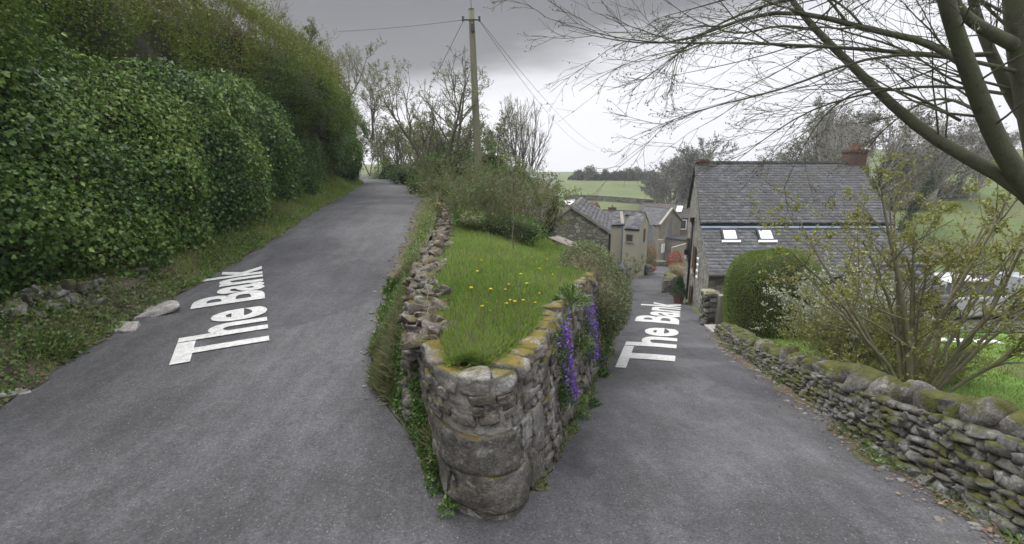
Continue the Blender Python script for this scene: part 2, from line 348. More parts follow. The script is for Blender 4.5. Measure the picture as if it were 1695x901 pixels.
M['grit'] = mat('loose_grit', [(.10, .095, .085), (.2, .19, .175)], scale=20, rough=.95, bump=.3, rndcols=[(.08, .075, .065), (.16, .15, .135), (.27, .26, .24)])
M['stone_dry'] = mat('field_stone', [(.055, .05, .042), (.12, .115, .10), (.23, .225, .21)], scale=9, rough=.9, bump=.8, bscale=34, bdist=.02, rndcols=[(.045, .04, .034), (.10, .093, .08), (.18, .175, .16), (.07, .062, .047), (.25, .25, .24), (.10, .10, .10)], moss=(*MOSS_G, .14, 3.0, .565), grain=(48, .55, 1.42), lichen=(7., (.36, .36, .33), .55))
M['stone_cope'] = mat('mossy_coping_stone', [(.09, .083, .075), (.18, .17, .155), (.26, .25, .235)], scale=6, rough=.95, bump=.9, bscale=34, bdist=.03, rndcols=[(.08, .074, .062), (.14, .133, .12), (.23, .22, .205)], moss=(*MOSS_G, .18, 2.6, .545), grain=(48, .55, 1.42), lichen=(7., (.36, .36, .33), .55))
M['stone_left'] = mat('lichen_brown_stone', [(.075, .06, .045), (.14, .115, .085), (.21, .185, .15)], scale=6, rough=.95, bump=.9, bscale=32, bdist=.03, rndcols=[(.06, .052, .042), (.11, .098, .082), (.17, .16, .145), (.085, .072, .055), (.23, .225, .215)], moss=((.11, .075, .022), (.065, .07, .022), .12, 3.4, .60), grain=(48, .55, 1.42), lichen=(7., (.36, .36, .33), .55))
M['mortar'] = mat('lime_mortar', [(.19, .18, .155), (.30, .285, .25)], scale=7, rough=.95, bump=.8, bscale=40, bdist=.02, moss=((.055, .05, .02), (.10, .085, .025), .25, 2.5, .62), grain=(60, .7, 1.3))
M['earth_core'] = mat('dark_wall_core', [(.035, .032, .026), (.07, .062, .05)], scale=9, rough=1, bump=.6, bscale=30)
M['slate'] = mat('slate', [(.065, .066, .073), (.096, .098, .107), (.128, .128, .137)], scale=3, rough=.75, bump=.3, bscale=20, rnd=.26, big=(.7, (.085, .08, .074), .7), spec=.4, grain=(14, .75, 1.25), lichen=(5, (.26, .27, .25), .5))
M['slate_old'] = mat('old_slate', [(.065, .065, .075), (.12, .118, .125), (.20, .195, .195)], scale=1.7, rough=.8, bump=.3, bscale=12, rnd=.35)
M['rubble'] = mat('rubble_limestone', [(.17, .16, .14), (.26, .24, .21)], scale=2, rough=.95, bump=.7, bdist=.04, stretch=(1, 1, 1.7), vor=(4.0, [(.07, .068, .064), (.19, .18, .165), (.32, .31, .295), (.11, .10, .088)], (.10, .092, .08), .10))
M['rubble_far'] = mat('grey_rubble', [(.15, .135, .115), (.23, .21, .18)], scale=1.2, rough=.95, bump=.7, bdist=.05, stretch=(1, 1, 1.8), vor=(2.6, [(.065, .058, .05), (.17, .155, .135), (.34, .325, .30), (.11, .095, .08)], (.09, .08, .066), .10))
M['render_cream'] = mat('cream_roughcast', [(.25, .232, .19), (.31, .29, .245)], scale=.7, rough=.95, bump=.3, bscale=25, big=(.4, (.25, .22, .16), .5))
M['ashlar'] = mat('sandstone_blocks', [(.18, .165, .135), (.26, .24, .205)], scale=1.2, rough=.95, bump=.4, bscale=12, big=(.5, (.16, .14, .11), .5))
M['lead'] = mat('lead_flashing', [(.10, .13, .17), (.15, .185, .23)], scale=3, rough=.6, bump=.1, metal=.2)
M['black'] = mat('black_gutter_plastic', [(.012, .012, .013)], rough=.4, bump=0)
M['brick'] = mat('red_brick', [(.06, .038, .03), (.09, .052, .04), (.09, .068, .056)], scale=5, rough=.9, bump=.5, bscale=20)
M['glass'] = mat('window_glass', [(.45, .5, .55)], rough=.12, bump=0, spec=.8)
M['darkglass'] = mat('dark_window_glass', [(.03, .035, .04)], rough=.12, bump=0, spec=.6)
M['white'] = mat('white_frame', [(.7, .7, .7)], rough=.5, bump=0)
M['wood_brown'] = mat('brown_joinery', [(.10, .065, .04), (.15, .10, .065)], scale=6, rough=.7, bump=.2)
M['pole'] = mat('weathered_pole_wood', [(.115, .11, .07), (.17, .16, .115), (.14, .15, .085)], scale=3, stretch=(6, 6, .6), rough=.9, bump=.5, bscale=14)
M['wire'] = mat('dark_cable', [(.05, .05, .055)], rough=.6, bump=0)
M['bark'] = mat('mossy_bark', [(.06, .055, .042), (.10, .095, .07), (.085, .095, .045)], scale=6, rough=.95, bump=.8, bscale=40, bdist=.02, moss=((.05, .065, .02), (.075, .085, .035), .2, 4., .62))
M['bark_grey'] = mat('grey_brown_bark', [(.095, .085, .065), (.16, .145, .115)], scale=8, rough=.95, bump=.3)
M['bark_far'] = mat('pale_twig_bark', [(.22, .20, .18), (.29, .27, .245)], scale=1, rough=1, bump=0)  # distance haze put into the bark colour as extra paleness
M['bark_olive'] = mat('olive_stem_bark', [(.13, .12, .075), (.21, .19, .13)], scale=9, rough=.95, bump=.3)
M['twig_brown'] = mat('brown_twig', [(.13, .105, .065), (.20, .165, .11)], scale=5, rough=1, bump=0)
M['slab'] = mat('pale_rock', [(.23, .215, .20), (.34, .32, .30)], scale=5, rough=.9, bump=.6, bscale=24, grain=(48, .55, 1.42), lichen=(7., (.36, .36, .33), .55))
M['terracotta'] = mat('terracotta', [(.15, .075, .05)], rough=.85, bump=0)
M['ivy'] = leafmat('ivy_leaf', [(.018, .05, .010), (.05, .115, .018), (.11, .20, .032), (.21, .29, .06)], rough=.40, spec=.45, trans=.25, vs=.8)
M['ivy_core'] = mat('ivy_shade_stems', [(.020, .026, .012), (.035, .04, .018)], scale=3, rough=1, bump=0)  # leaf green darkened: shade inside the foliage is put into the colour
M['hedge_top'] = leafmat('budding_thorn_leaf', [(.05, .10, .014), (.09, .155, .018), (.13, .175, .022), (.155, .135, .03)], trans=.3)
M['clipped'] = leafmat('clipped_hedge_leaf', [(.06, .10, .010), (.12, .175, .016), (.19, .25, .035)], trans=.3)
M['shrub_grey'] = leafmat('grey_green_leaf', [(.075, .10, .035), (.12, .15, .06), (.19, .22, .11), (.15, .13, .08)], trans=.25)
M['weed'] = leafmat('verge_weed_leaf', [(.04, .085, .018), (.075, .145, .03), (.115, .19, .045), (.15, .15, .06)], trans=.3)
M['grass'] = leafmat('grass_blade', [(.10, .165, .028), (.165, .26, .045), (.22, .31, .065), (.30, .32, .12)], trans=.4, rough=.6)
M['drygrass'] = leafmat('pale_grass_blade', [(.10, .10, .04), (.18, .17, .09), (.09, .13, .04)], trans=.3, rough=.7)
M['litter'] = leafmat('dead_leaf', [(.10, .06, .035), (.17, .11, .07), (.24, .17, .12)], trans=.1, rough=.9)
M['bud'] = leafmat('opening_bud', [(.10, .10, .06), (.16, .15, .09)], trans=.3)
M['olive_leaf'] = leafmat('fresh_olive_leaf', [(.15, .17, .035), (.24, .25, .055), (.32, .31, .09)], trans=.35)
M['pale_leaf'] = leafmat('variegated_leaf', [(.16, .19, .09), (.32, .35, .24), (.5, .52, .42)], trans=.3)
M['young_leaf'] = leafmat('young_tree_leaf', [(.10, .14, .04), (.16, .20, .06), (.21, .19, .10)], trans=.35)
M['blossom'] = leafmat('white_blossom', [(.5, .52, .45), (.75, .76, .72)], trans=.35)
M['purple'] = leafmat('purple_flower', [(.11, .04, .28), (.20, .09, .45), (.33, .19, .58)], trans=.3)
M['yellow'] = leafmat('yellow_flower', [(.75, .52, .02), (.85, .68, .04)], trans=.2)
M['red_leaf'] = leafmat('red_leaf', [(.25, .03, .03), (.4, .07, .05)], trans=.3)
M['orange_leaf'] = leafmat('orange_leaf', [(.20, .10, .04), (.27, .15, .06), (.16, .14, .05)], trans=.3)
M['tan_leaf'] = leafmat('tan_leaf', [(.14, .13, .05), (.22, .18, .08), (.24, .2, .11)], trans=.3)
M['conifer'] = leafmat('dark_conifer_leaf', [(.02, .05, .012), (.045, .09, .02)], trans=.1)
M['far_tree'] = leafmat('far_bush_leaf', [(.045, .06, .03), (.08, .09, .05)], trans=.2)
M['far_leaf'] = leafmat('far_tree_leaf', [(.07, .08, .05), (.10, .105, .07)], trans=.3)

# ------------------------------------------------------------------ ground and road
def build_ground():
    us = np.concatenate([-np.sinh(np.linspace(5.9, 0, 190)[:-1]) * .95, np.sinh(np.linspace(0, 6.6, 250)) * .95])
    vs = np.concatenate([np.linspace(-14, 0, 24)[:-1], np.sinh(np.linspace(0, 7.1, 330)) * .95 * 1.0])
    vs = vs[vs < 620]
    def f(x, y):
        z = G(x, y); yy = np.clip(y, -39, 70)
        inl = (x > LL(yy) - .02) & (x < np.where(y < 3.2, -.1, LR(np.clip(y, 3.2, 70))) + .02) & (y < 70)
        inr = (x > np.where(y < 3.2, -.1, RL(np.clip(y, 3.2, 84))) - .02) & (x < RR(np.clip(y, -39, 84)) + .02) & (y < 84)
        isl = (y > 3.5) & (y < 24) & (x > IL(y) - .4) & (x < IR(y))
        z = z - .07 * (inl | inr) * (1 + y * .02) - isl * .35
        p = np.stack([x, y, z], -1); out = ~(inl | inr) & (np.abs(x) < 60) & (y < 60)
        z = z + out * (sn(p, 1.3, 5) * .03)
        return np.stack([x, y, z], -1)
    V, Fq = sheet(f, us, vs)
    struct('ground', V, Fq, M['field'], smooth=True)
build_ground()
def build_road():
    ys = np.concatenate([np.linspace(-14, 3.1, 40), np.linspace(3.2, 20, 130), np.linspace(20.4, 84, 120)])
    def strip(La, Rb, ys, n=15):
        t = np.linspace(0, 1, n)
        x = La[:, None] * (1 - t) + Rb[:, None] * t; y = np.repeat(ys[:, None], n, 1)
        cr = .05 * np.sin(np.pi * t)[None] * ss(3, 8, y)
        z = G(x, y) + .02 + cr; V = np.stack([x, y, z], -1).reshape(-1, 3)
        i, j = np.meshgrid(np.arange(len(ys) - 1), np.arange(n - 1), indexing='ij'); a = (i * n + j).ravel()
        return V, np.stack([a, a + 1, a + n + 1, a + n], 1)
    yl = ys[ys < 70]
    V1, F1 = strip(LL(yl), np.where(yl < 3.2, -.18, LR(np.maximum(yl, 3.2))), yl)
    V2, F2 = strip(np.where(ys < 3.2, -.18, RL(np.maximum(ys, 3.2))), RR(ys), ys)
    V = np.vstack([V1, V2]); Fq = np.vstack([F1, F2 + len(V1)])
    o = struct('road', V, Fq, M['asphalt'], smooth=True)
    bm = bmesh.new(); bm.from_mesh(o.data); bmesh.ops.remove_doubles(bm, verts=bm.verts, dist=.004); bm.to_mesh(o.data); bm.free()
build_road()
def roadz(x, y):
    x = np.asarray(x, float); y = np.asarray(y, float)
    a = (x - LL(y)) / (np.where(y < 3.2, -.18, LR(np.maximum(y, 3.2))) - LL(y)); b = (x - np.where(y < 3.2, -.18, RL(np.maximum(y, 3.2)))) / (RR(y) - np.where(y < 3.2, -.18, RL(np.maximum(y, 3.2))))
    t = np.where((a >= 0) & (a <= 1), a, np.clip(b, 0, 1))
    return G(x, y) + .02 + .05 * np.sin(np.pi * t) * ss(3, 8, y)

def lettering(corn, label):
    """painted words laid on the asphalt; corn = ground points of base start, base end, top start, top end"""
    cu = bpy.data.curves.new('t', 'FONT'); cu.body = 'The Bank'; cu.resolution_u = 4; cu.size = 1; cu.offset = .028
    o = bpy.data.objects.new('t', cu); C.objects.link(o); dg = bpy.context.evaluated_depsgraph_get(); dg.update()
    me = bpy.data.meshes.new_from_object(o.evaluated_get(dg)); bpy.data.objects.remove(o)
    bm = bmesh.new(); bm.from_mesh(me); bmesh.ops.remove_doubles(bm, verts=bm.verts, dist=1e-5)
    bmesh.ops.triangulate(bm, faces=bm.faces)
    for _ in range(3):
        ed = [e for e in bm.edges if e.calc_length() > .12]
        if not ed: break
        bmesh.ops.subdivide_edges(bm, edges=ed, cuts=1); bmesh.ops.triangulate(bm, faces=[f for f in bm.faces if len(f.verts) > 3])
    V = np.array([v.co[:] for v in bm.verts]); Fc = [[v.index for v in f.verts] for f in bm.faces]; bm.free()
    u = (V[:, 0] - V[:, 0].min()) / np.ptp(V[:, 0]); v = (V[:, 1] - V[:, 1].min()) / np.ptp(V[:, 1])
    b0, b1, t0, t1 = [np.array(c)[:2] for c in corn]
    P = (b0[None] * (1 - u)[:, None] + b1[None] * u[:, None]) * (1 - v)[:, None] + (t0[None] * (1 - u)[:, None] + t1[None] * u[:, None]) * v[:, None]
    z = roadz(P[:, 0], P[:, 1]) + .014
    loc = (P[:, 0].mean(), P[:, 1].mean(), z.mean())
    tag(mk('road_lettering', np.column_stack([P, z]), Fc, M['paint'], loc=loc), label, 'road lettering')
lettering([onG(450, 583), onG(435, 446), onG(281, 612), onG(338, 456)], 'white words The Bank across the uphill lane beside the ivy bank')
lettering([onG(1116, 623), onG(1128, 506), onG(1018, 612), onG(1063, 501)], 'white words The Bank across the downhill lane towards the houses')

# ------------------------------------------------------------------ stones and walls
def unit_stone(n):
    V, Fc = [], []; idx = {}
    for ax in range(3):
        for s in (-1, 1):
            g = np.linspace(-1, 1, n + 1)
            def vid(i, j):
                p = [0, 0, 0]; p[ax] = s; p[(ax + 1) % 3] = g[i]; p[(ax + 2) % 3] = g[j]; k = tuple(round(q, 4) for q in p)
                if k not in idx: idx[k] = len(V); V.append(p)
                return idx[k]
            for i in range(n):
                for j in range(n):
                    q = [vid(i, j), vid(i + 1, j), vid(i + 1, j + 1), vid(i, j + 1)]; Fc.append(q if s > 0 else q[::-1])
    V = np.array(V, float); sph = V / np.linalg.norm(V, axis=1, keepdims=True) * 1.22
    return V, sph, np.array(Fc)
UST = {n: unit_stone(n) for n in (2, 3, 4, 5, 8, 12)}
def rough_up(V, a):
    return V + np.stack([sn(V, 22, 301 + k) + .7 * sn(V, 47, 311 + k) for k in range(3)], 1) * a * .6
def stone_set(c, h, rot=None, n=3, rough=.12, roundness=.45, skew=.12):
    """c centres (S,3), h half sizes (S,3), rot (S,3,3); returns verts, faces, rnd in the same space as c"""
    V0, S0, Fq = UST[n]; S = len(c)
    rd = np.clip(roundness + U(-.12, .12, (S, 1, 1)), 0, 1); V = V0[None] * (1 - rd) + S0[None] * rd
    sk = rng.normal(size=(S, 3, 3)) * skew; V = V + V @ sk
    ph = U(0, 6.28, (S, 1, 4)); dirs = rng.normal(size=(S, 3, 4)) * 2.0
    w = np.sin(V @ dirs + ph); amp = rng.normal(size=(S, 4, 3)) * rough * .6; V = V + w @ amp
    V = V * h[:, None]
    if rot is not None: V = np.einsum('svj,sij->svi', V, rot)
    V = V + c[:, None]
    f = (Fq[None] + (np.arange(S) * len(V0))[:, None, None]).reshape(-1, 4)
    return V.reshape(-1, 3), f, np.repeat(rng.random(S), len(Fq))
class WallMap:
    """maps (s along, v up 0..1, c outwards) to space, between a bottom and a top line"""
    def __init__(s, bot, top, sig=.12):
        bot, top = np.array(bot, float), np.array(top, float); n = 900
        d = np.r_[0, np.cumsum(np.linalg.norm(np.diff((bot + top) / 2, axis=0), axis=1))]; u = np.linspace(0, d[-1], n)
        k = int(sig / (d[-1] / n) * 3) + 1; w = np.exp(-.5 * (np.arange(-k, k + 1) * (d[-1] / n) / sig) ** 2); w /= w.sum()
        def rs(P):
            Q = np.stack([np.interp(u, d, P[:, i]) for i in range(3)], 1)
            a = Q[0] + (Q[0] - Q[1]) * np.arange(k, 0, -1)[:, None]; b = Q[-1] + (Q[-1] - Q[-2]) * np.arange(1, k + 1)[:, None]
            E = np.vstack([a, Q, b]); return np.stack([np.convolve(E[:, i], w, 'valid') for i in range(3)], 1)
        s.B, s.T, s.u, s.L = rs(bot), rs(top), u, d[-1]
        T = np.gradient((s.B + s.T) / 2, axis=0); upv = norm(s.T - s.B); s.N = norm(np.cross(norm(T), upv)); s.H = np.linalg.norm(s.T - s.B, axis=1)
    def __call__(s, q):
        i = lambda A: np.stack([np.interp(q[:, 0], s.u, A[:, k]) for k in range(3)], 1)
        ext = np.where(q[:, 0] < 0, q[:, 0], np.where(q[:, 0] > s.L, q[:, 0] - s.L, 0))[:, None] * norm(s.T[-1] - s.T[-2])
        b, t, n = i(s.B), i(s.T), i(s.N); v = q[:, 1:2]; return b * (1 - v) + t * v + norm(n) * q[:, 2:3] + ext
    def h(s, x): return np.interp(x, s.u, s.H)
def lay(wm, rows, depth=.1, n=3, gap=.012, s0=0., s1=None, rough=.12, roundness=.4, minh=0.):
    """rows: list of (v0, v1, lmin, lmax); real lengths; returns stones mapped on the wall"""
    c, h = [], []; s1 = wm.L if s1 is None else s1
    for (v0, v1, a, b) in rows:
        s = s0 - U(0, a)
        while s < s1:
            l = U(a, b); H = wm.h(np.clip(s + l / 2, 0, wm.L)); dv = (v1 - v0)
            if dv * H > minh:
                jit = U(-.12, .12) * dv
                c.append(((s + l / 2), (v0 + v1) / 2 + jit, U(-.03, .02))); h.append((max(l / 2 - gap, .02), dv / 2 * U(.88, 1.1), depth * U(.8, 1.15)))
            s += l
    c, h = np.array(c), np.array(h)
    # the vertical unit here is a fraction of the wall height
    V, f, r = stone_set(c, h, None, n, rough, roundness, .04)
    return wm(V), f, r
def core(wm, c, m=40, k=5, thick=None):
    f = lambda a, b: wm(np.stack([a, b, np.full_like(a, c)], 1)); return sheet(f, np.linspace(0, wm.L, m), np.linspace(-.05, 1, k))

# --- island: nose and retaining wall down the right-hand lane
def isl_left_top(y): return np.interp(y, [3.3, 3.5, 3.9, 4.6, 5.3, 6.8, 8.7, 11.3, 13.6, 20, 30], [-.55, -.66, -.78, -.96, -1.1, -1.32, -1.48, -1.68, -1.98, -2.75, -5.2])
def isl_right_top(y): return RL(y) - np.interp(y, [3.5, 5, 8, 13, 20], [.05, .12, .2, .28, .3])
def zLw(y): return np.interp(y, [3.2, 6, 10, 14, 20, 30, 45], [1.02, 1.03, 1.0, 1.25, 1.4, 1.45, 1.4])
def zRw(y): return np.interp(y, [3.2, 5, 7, 10, 13, 16, 20, 24, 30], [1.02, .98, .80, .42, -.10, -1.1, -2.5, -4.1, -5.4])
def lawn_z(x, y):
    a, b = isl_left_top(y), isl_right_top(y); t = ss(0, 1, (x - a) / (b - a)); return zLw(y) * (1 - t) + zRw(y) * t
def build_island():
    # lawn
    def f(t, y):
        a, b = isl_left_top(y) + .10, isl_right_top(y) - .12
        x = a * (1 - t) + b * t; p = np.stack([x, y, 0 * x], 1)
        z = lawn_z(x, y) + sn(p, 2.1, 8) * .02 + .06 * np.sin(np.pi * t)
        return np.stack([x, y, z - .03], 1)
    V, Fq = sheet(f, np.linspace(0, 1, 22), np.concatenate([[3.40], np.linspace(3.5, 30, 100)]))
    o = struct('lawn_ground', V, Fq, M['lawn'], smooth=True)
    # outline: comes down the left side, round the nose, then away down the right lane
    bot = [(-1.02, 4.9, .30), (-.86, 4.3, .18), (-.70, 3.85, .06), (-.60, 3.5, 0), (-.50, 3.25, -.02), (-.33, 3.09, -.06), (-.12, 3.07, -.1), (.03, 3.22, -.15), (.13, 3.5, -.22), (.36, 4.05, -.34), (.70, 5.3, -.58)]
    top = [(-1.0, 4.9, 1.02), (-.86, 4.3, 1.02), (-.74, 3.85, 1.02), (-.66, 3.55, 1.02), (-.55, 3.34, 1.02), (-.37, 3.20, 1.01), (-.14, 3.19, 1.01), (.0, 3.32, 1.01), (.08, 3.55, 1.02), (.26, 4.05, 1.0), (.56, 5.3, .96)]
    for y in (7., 8.3, 10.3, 12.3, 15, 18.5, 22, 24):
        bot.append((float(RL(y)) - .01, y, float(G(RL(y) + .3, y)) - .08)); top.append((float(isl_right_top(y)), y, max(float(zRw(y)), float(G(RL(y) + .3, y)) + .1)))
    bot = [(x * 1.0, y + .11 * max(0, 1 - abs(x + .2) / .8), z - .05) for x, y, z in bot]
    wm = WallMap(bot, top, .09)
    wm.B += wm.N * (sn(wm.B * [1, 1, 0], 7, 71) * .022)[:, None]; wm.T += wm.N * (sn(wm.T * [1, 1, 0], 8, 72) * .016)[:, None] + np.outer(sn(wm.T * [1, 1, 0], 5, 73) * .018, [0, 0, 1])
    w = thing('stone_retaining_wall', 'rounded stone retaining wall nose between the two lanes with big grey blocks at its foot', 'stone wall', (-.2, 3.3, 0))
    V, f = core(wm, .004, 520, 70); V = rough_up(V, .014); mk('mortar_bed', V, f, M['mortar'], w, smooth=True)
    sN0, sN1 = 0., 3.0        # nose part
    parts = []
    parts.append(lay(wm, [(.76, .825, .10, .22), (.70, .76, .12, .30), (.635, .70, .10, .26)], .032, 5, .016, sN0, 2.95, .10, .14))
    parts.append(lay(wm, [(.825, .89, .12, .26)], .034, 5, .010, sN0, 2.95, .10, .25))
    parts.append(lay(wm, [(-.04, .045, .2, .4)], .030, 5, .012, sN0, 2.95, .10, .25))
    # big foot stones placed by hand (s centre, v centre, half length, half v, bulge)
    big = np.array([(2.14, .190, .41, .145, .008), (1.55, .20, .15, .165, .0), (1.22, .20, .14, .13, 0), (2.01, .480, .38, .135, .014), (1.46, .50, .13, .11, 0), (1.17, .46, .13, .10, 0), (2.53, .53, .11, .08, 0), (2.52, .41, .10, .04, 0), (2.74, .20, .14, .13, 0), (2.80, .46, .12, .14, 0), (.92, .2, .13, .14, 0), (.90, .48, .12, .1, 0), (.62, .25, .15, .16, 0), (.62, .52, .15, .09, 0), (.25, .3, .18, .14, 0), (.25, .52, .18, .08, 0)])
    V, f, r = stone_set(np.column_stack([big[:, 0], big[:, 1], big[:, 4]]), np.column_stack([big[:, 2], big[:, 3], np.full(len(big), .036)]), None, 12, .06, .20, .03)
    r = np.repeat([.15, .45, .3, .05, .6, .2, .8, .5, .3, .7, .3, .6, .2, .5, .3, .6], len(UST[12][2]))
    parts.append((wm(V), f, r))
    # coursed rubble of the long side
    rr = []; v = 0.
    while v < .86:
        d = U(.04, .10); rr.append((v, min(v + d, .88), .10, .30)); v += d
    parts.append(lay(wm, rr, .038, 5, .008, 2.95, wm.L, .15, .22))
    parts = [(rough_up(V, .014), f, r) for V, f, r in parts]
    o = 0; Vs, Fs, Rs = [], [], []
    for V, f, r in parts: Vs.append(V); Fs.append(f + o); Rs.append(r); o += len(V)
    mk('face_stones', np.vstack(Vs), np.vstack(Fs), M['stone_nose'], w, smooth=True, rnd=np.concatenate(Rs))
    # coping: flat slabs reaching back into the lawn
    c, h = [], []; s = 0.
    while s < wm.L:
        l = U(.12, .36); c.append((s + l / 2, .945 + U(-.012, .02), -.12 + U(-.02, .03))); h.append((l / 2 + .002, .062 * min(1, 1.1 / wm.h(s)) * U(.8, 1.15), U(.13, .16))); s += l
    V, f, r = stone_set(np.array(c), np.array(h), None, 8, .10, .35, .05)
    V = rough_up(wm(V), .016); mk('coping', V, f, M['stone_nosecap'], w, smooth=True, rnd=r)
    return wm
WM = build_island()
def build_left_dry_wall():
    ys = np.linspace(4.25, 15, 26)
    bot = [(float(isl_left_top(y)) - .10, y, float(zl(y)) + .12) for y in ys]; top = [(float(isl_left_top(y)) - .02, y, float(zLw(y)) - .08) for y in ys]
    wm = WallMap(bot[::-1], top[::-1], .3)
    w = thing('dry_stone_wall', 'brown lichen-covered dry stone wall bordering the uphill lane and the lawn', 'stone wall', (-1.3, 7, 1))
    V, f = core(wm, -.05, 60, 4); mk('wall_core', V, f, M['earth_core'], w)
    rows = [(i * .14, i * .14 + .14, .08, .22) for i in range(7)]
    V, f, r = lay(wm, rows, .09, 3, .0, rough=.2, roundness=.5)
    mk('face_stones', V, f, M['stone_left'], w, smooth=True, rnd=r)
    c, h, R = [], [], []
    y = 3.9
    while y < 15.5:
        x0 = float(isl_left_top(y)); k = 5
        for j in range(k):
            c.append((x0 - .02 + j * .075 + U(-.04, .04), y + U(-.05, .05), float(zLw(y)) + U(-.05, .09) * np.interp(y, [3.6, 4.5], [.4, 1]) - .04 * abs(j - 2)))
            h.append((U(.035, .09), U(.045, .11), U(.02, .06)))
            R.append(np.array(Euler((U(-.4, .4), U(-.4, .4), U(0, 3))).to_matrix()))
        y += U(.06, .12)
    V, f, r = stone_set(np.array(c), np.array(h), np.array(R), 4, .2, .35, .15); V = rough_up(V, .010)
    mk('coping', V, f, M['stone_left'], w, smooth=True, rnd=r)
build_left_dry_wall()

# --- dry stone wall along the right lane
RWY = np.linspace(-1.2, 13.0, 40)
def build_right_wall():
    bot = [(float(RR(y)) + .0, y, float(G(RR(y), y)) - .10) for y in RWY[::-1]]
    hh = lambda y: np.interp(y, [-1, 3.2, 4, 5, 7, 9.5, 13], [.9, .80, .70, .55, .38, .30, .30])
    top = [(float(RR(y)) + .14, y, float(G(RR(y), y)) + hh(y)) for y in RWY[::-1]]
    wm = WallMap(bot, top, .3); 
    # outward normal must face the lane
    if wm.N[300][0] > 0: wm.N = -wm.N
    w = thing('dry_stone_wall', 'low dry stone wall with rounded mossy cap stones along the downhill lane by the garden', 'stone wall', (4, 6, -.6))
    V, f = core(wm, -.05, 60, 5)
    n = len(V); Vb = V.copy(); Vb[:, 0] += .42
    mk('wall_core', np.vstack([V, Vb]), np.vstack([f, f[:, ::-1] + n]), M['earth_core'], w)
    v = 0.; rows = []
    while v < .88:
        d = U(.06, .135); rows.append((v, min(.94, v + d), .06, .20)); v += d * .97
    V, f, r = lay(wm, rows, .085, 4, .0, rough=.2, roundness=.45); V = rough_up(V, .008)
    mk('face_stones', V, f, M['stone_dry'], w, smooth=True, rnd=r)
    # a few pinnings in the gaps
    k = 380; c = np.column_stack([U(0, wm.L, k), U(.03, .85, k), U(-.0, .06, k)]); P = wm(c)
    V, f, r = stone_set(P, np.column_stack([U(.02, .06, k), U(.02, .07, k), U(.015, .04, k)]), None, 2, .2, .5)
    mk('pinning_stones', V, f, M['stone_dry'], w, smooth=True, rnd=r)
    c, h, R = [], [], []; s = 0.
    while s < wm.L:
        l = U(.15, .33); P = wm(np.array([[s + l / 2, 1.03, -.17 + U(-.03, .03)]]))[0]; i = int(np.clip(s / wm.L * 899, 0, 899)); t = norm(wm.T[min(i + 1, 899)] - wm.T[max(i - 1, 0)])
        up = np.array([0, 0, 1.]); nn = norm(np.cross(t, up)); up = np.cross(nn, t)
        A = np.stack([t, nn, up], 1) @ np.array(Euler((U(-.2, .2), U(-.35, .35), U(-.2, .2))).to_matrix())
        c.append(P + [0, 0, U(-.02, .04)]); h.append((l / 2 * .92, U(.14, .20), U(.085, .15))); R.append(A); s += l
    V, f, r = stone_set(np.array(c), np.array(h), np.array(R), 8, .15, .72, .10); V = rough_up(V, .016)
    mk('coping', V, f, M['stone_cope'], w, smooth=True, rnd=r)
    # back face towards the garden
    top2 = [(x + .44, y, z - .02) for (x, y, z) in top[::-1]]; bot2 = [(float(RR(y)) + .58, y, float(G(RR(y) + .6, y)) - .1) for y in RWY]
    wb = WallMap(bot2, top2, .3)
    if wb.N[300][0] < 0: wb.N = -wb.N
    V, f, r = lay(wb, [(i * .125, i * .125 + .125, .1, .32) for i in range(8)], .08, 2, 0, rough=.2, roundness=.5)
    mk('garden_face_stones', V, f, M['stone_dry'], w, smooth=True, rnd=r)
    return wm
RWM = build_right_wall()

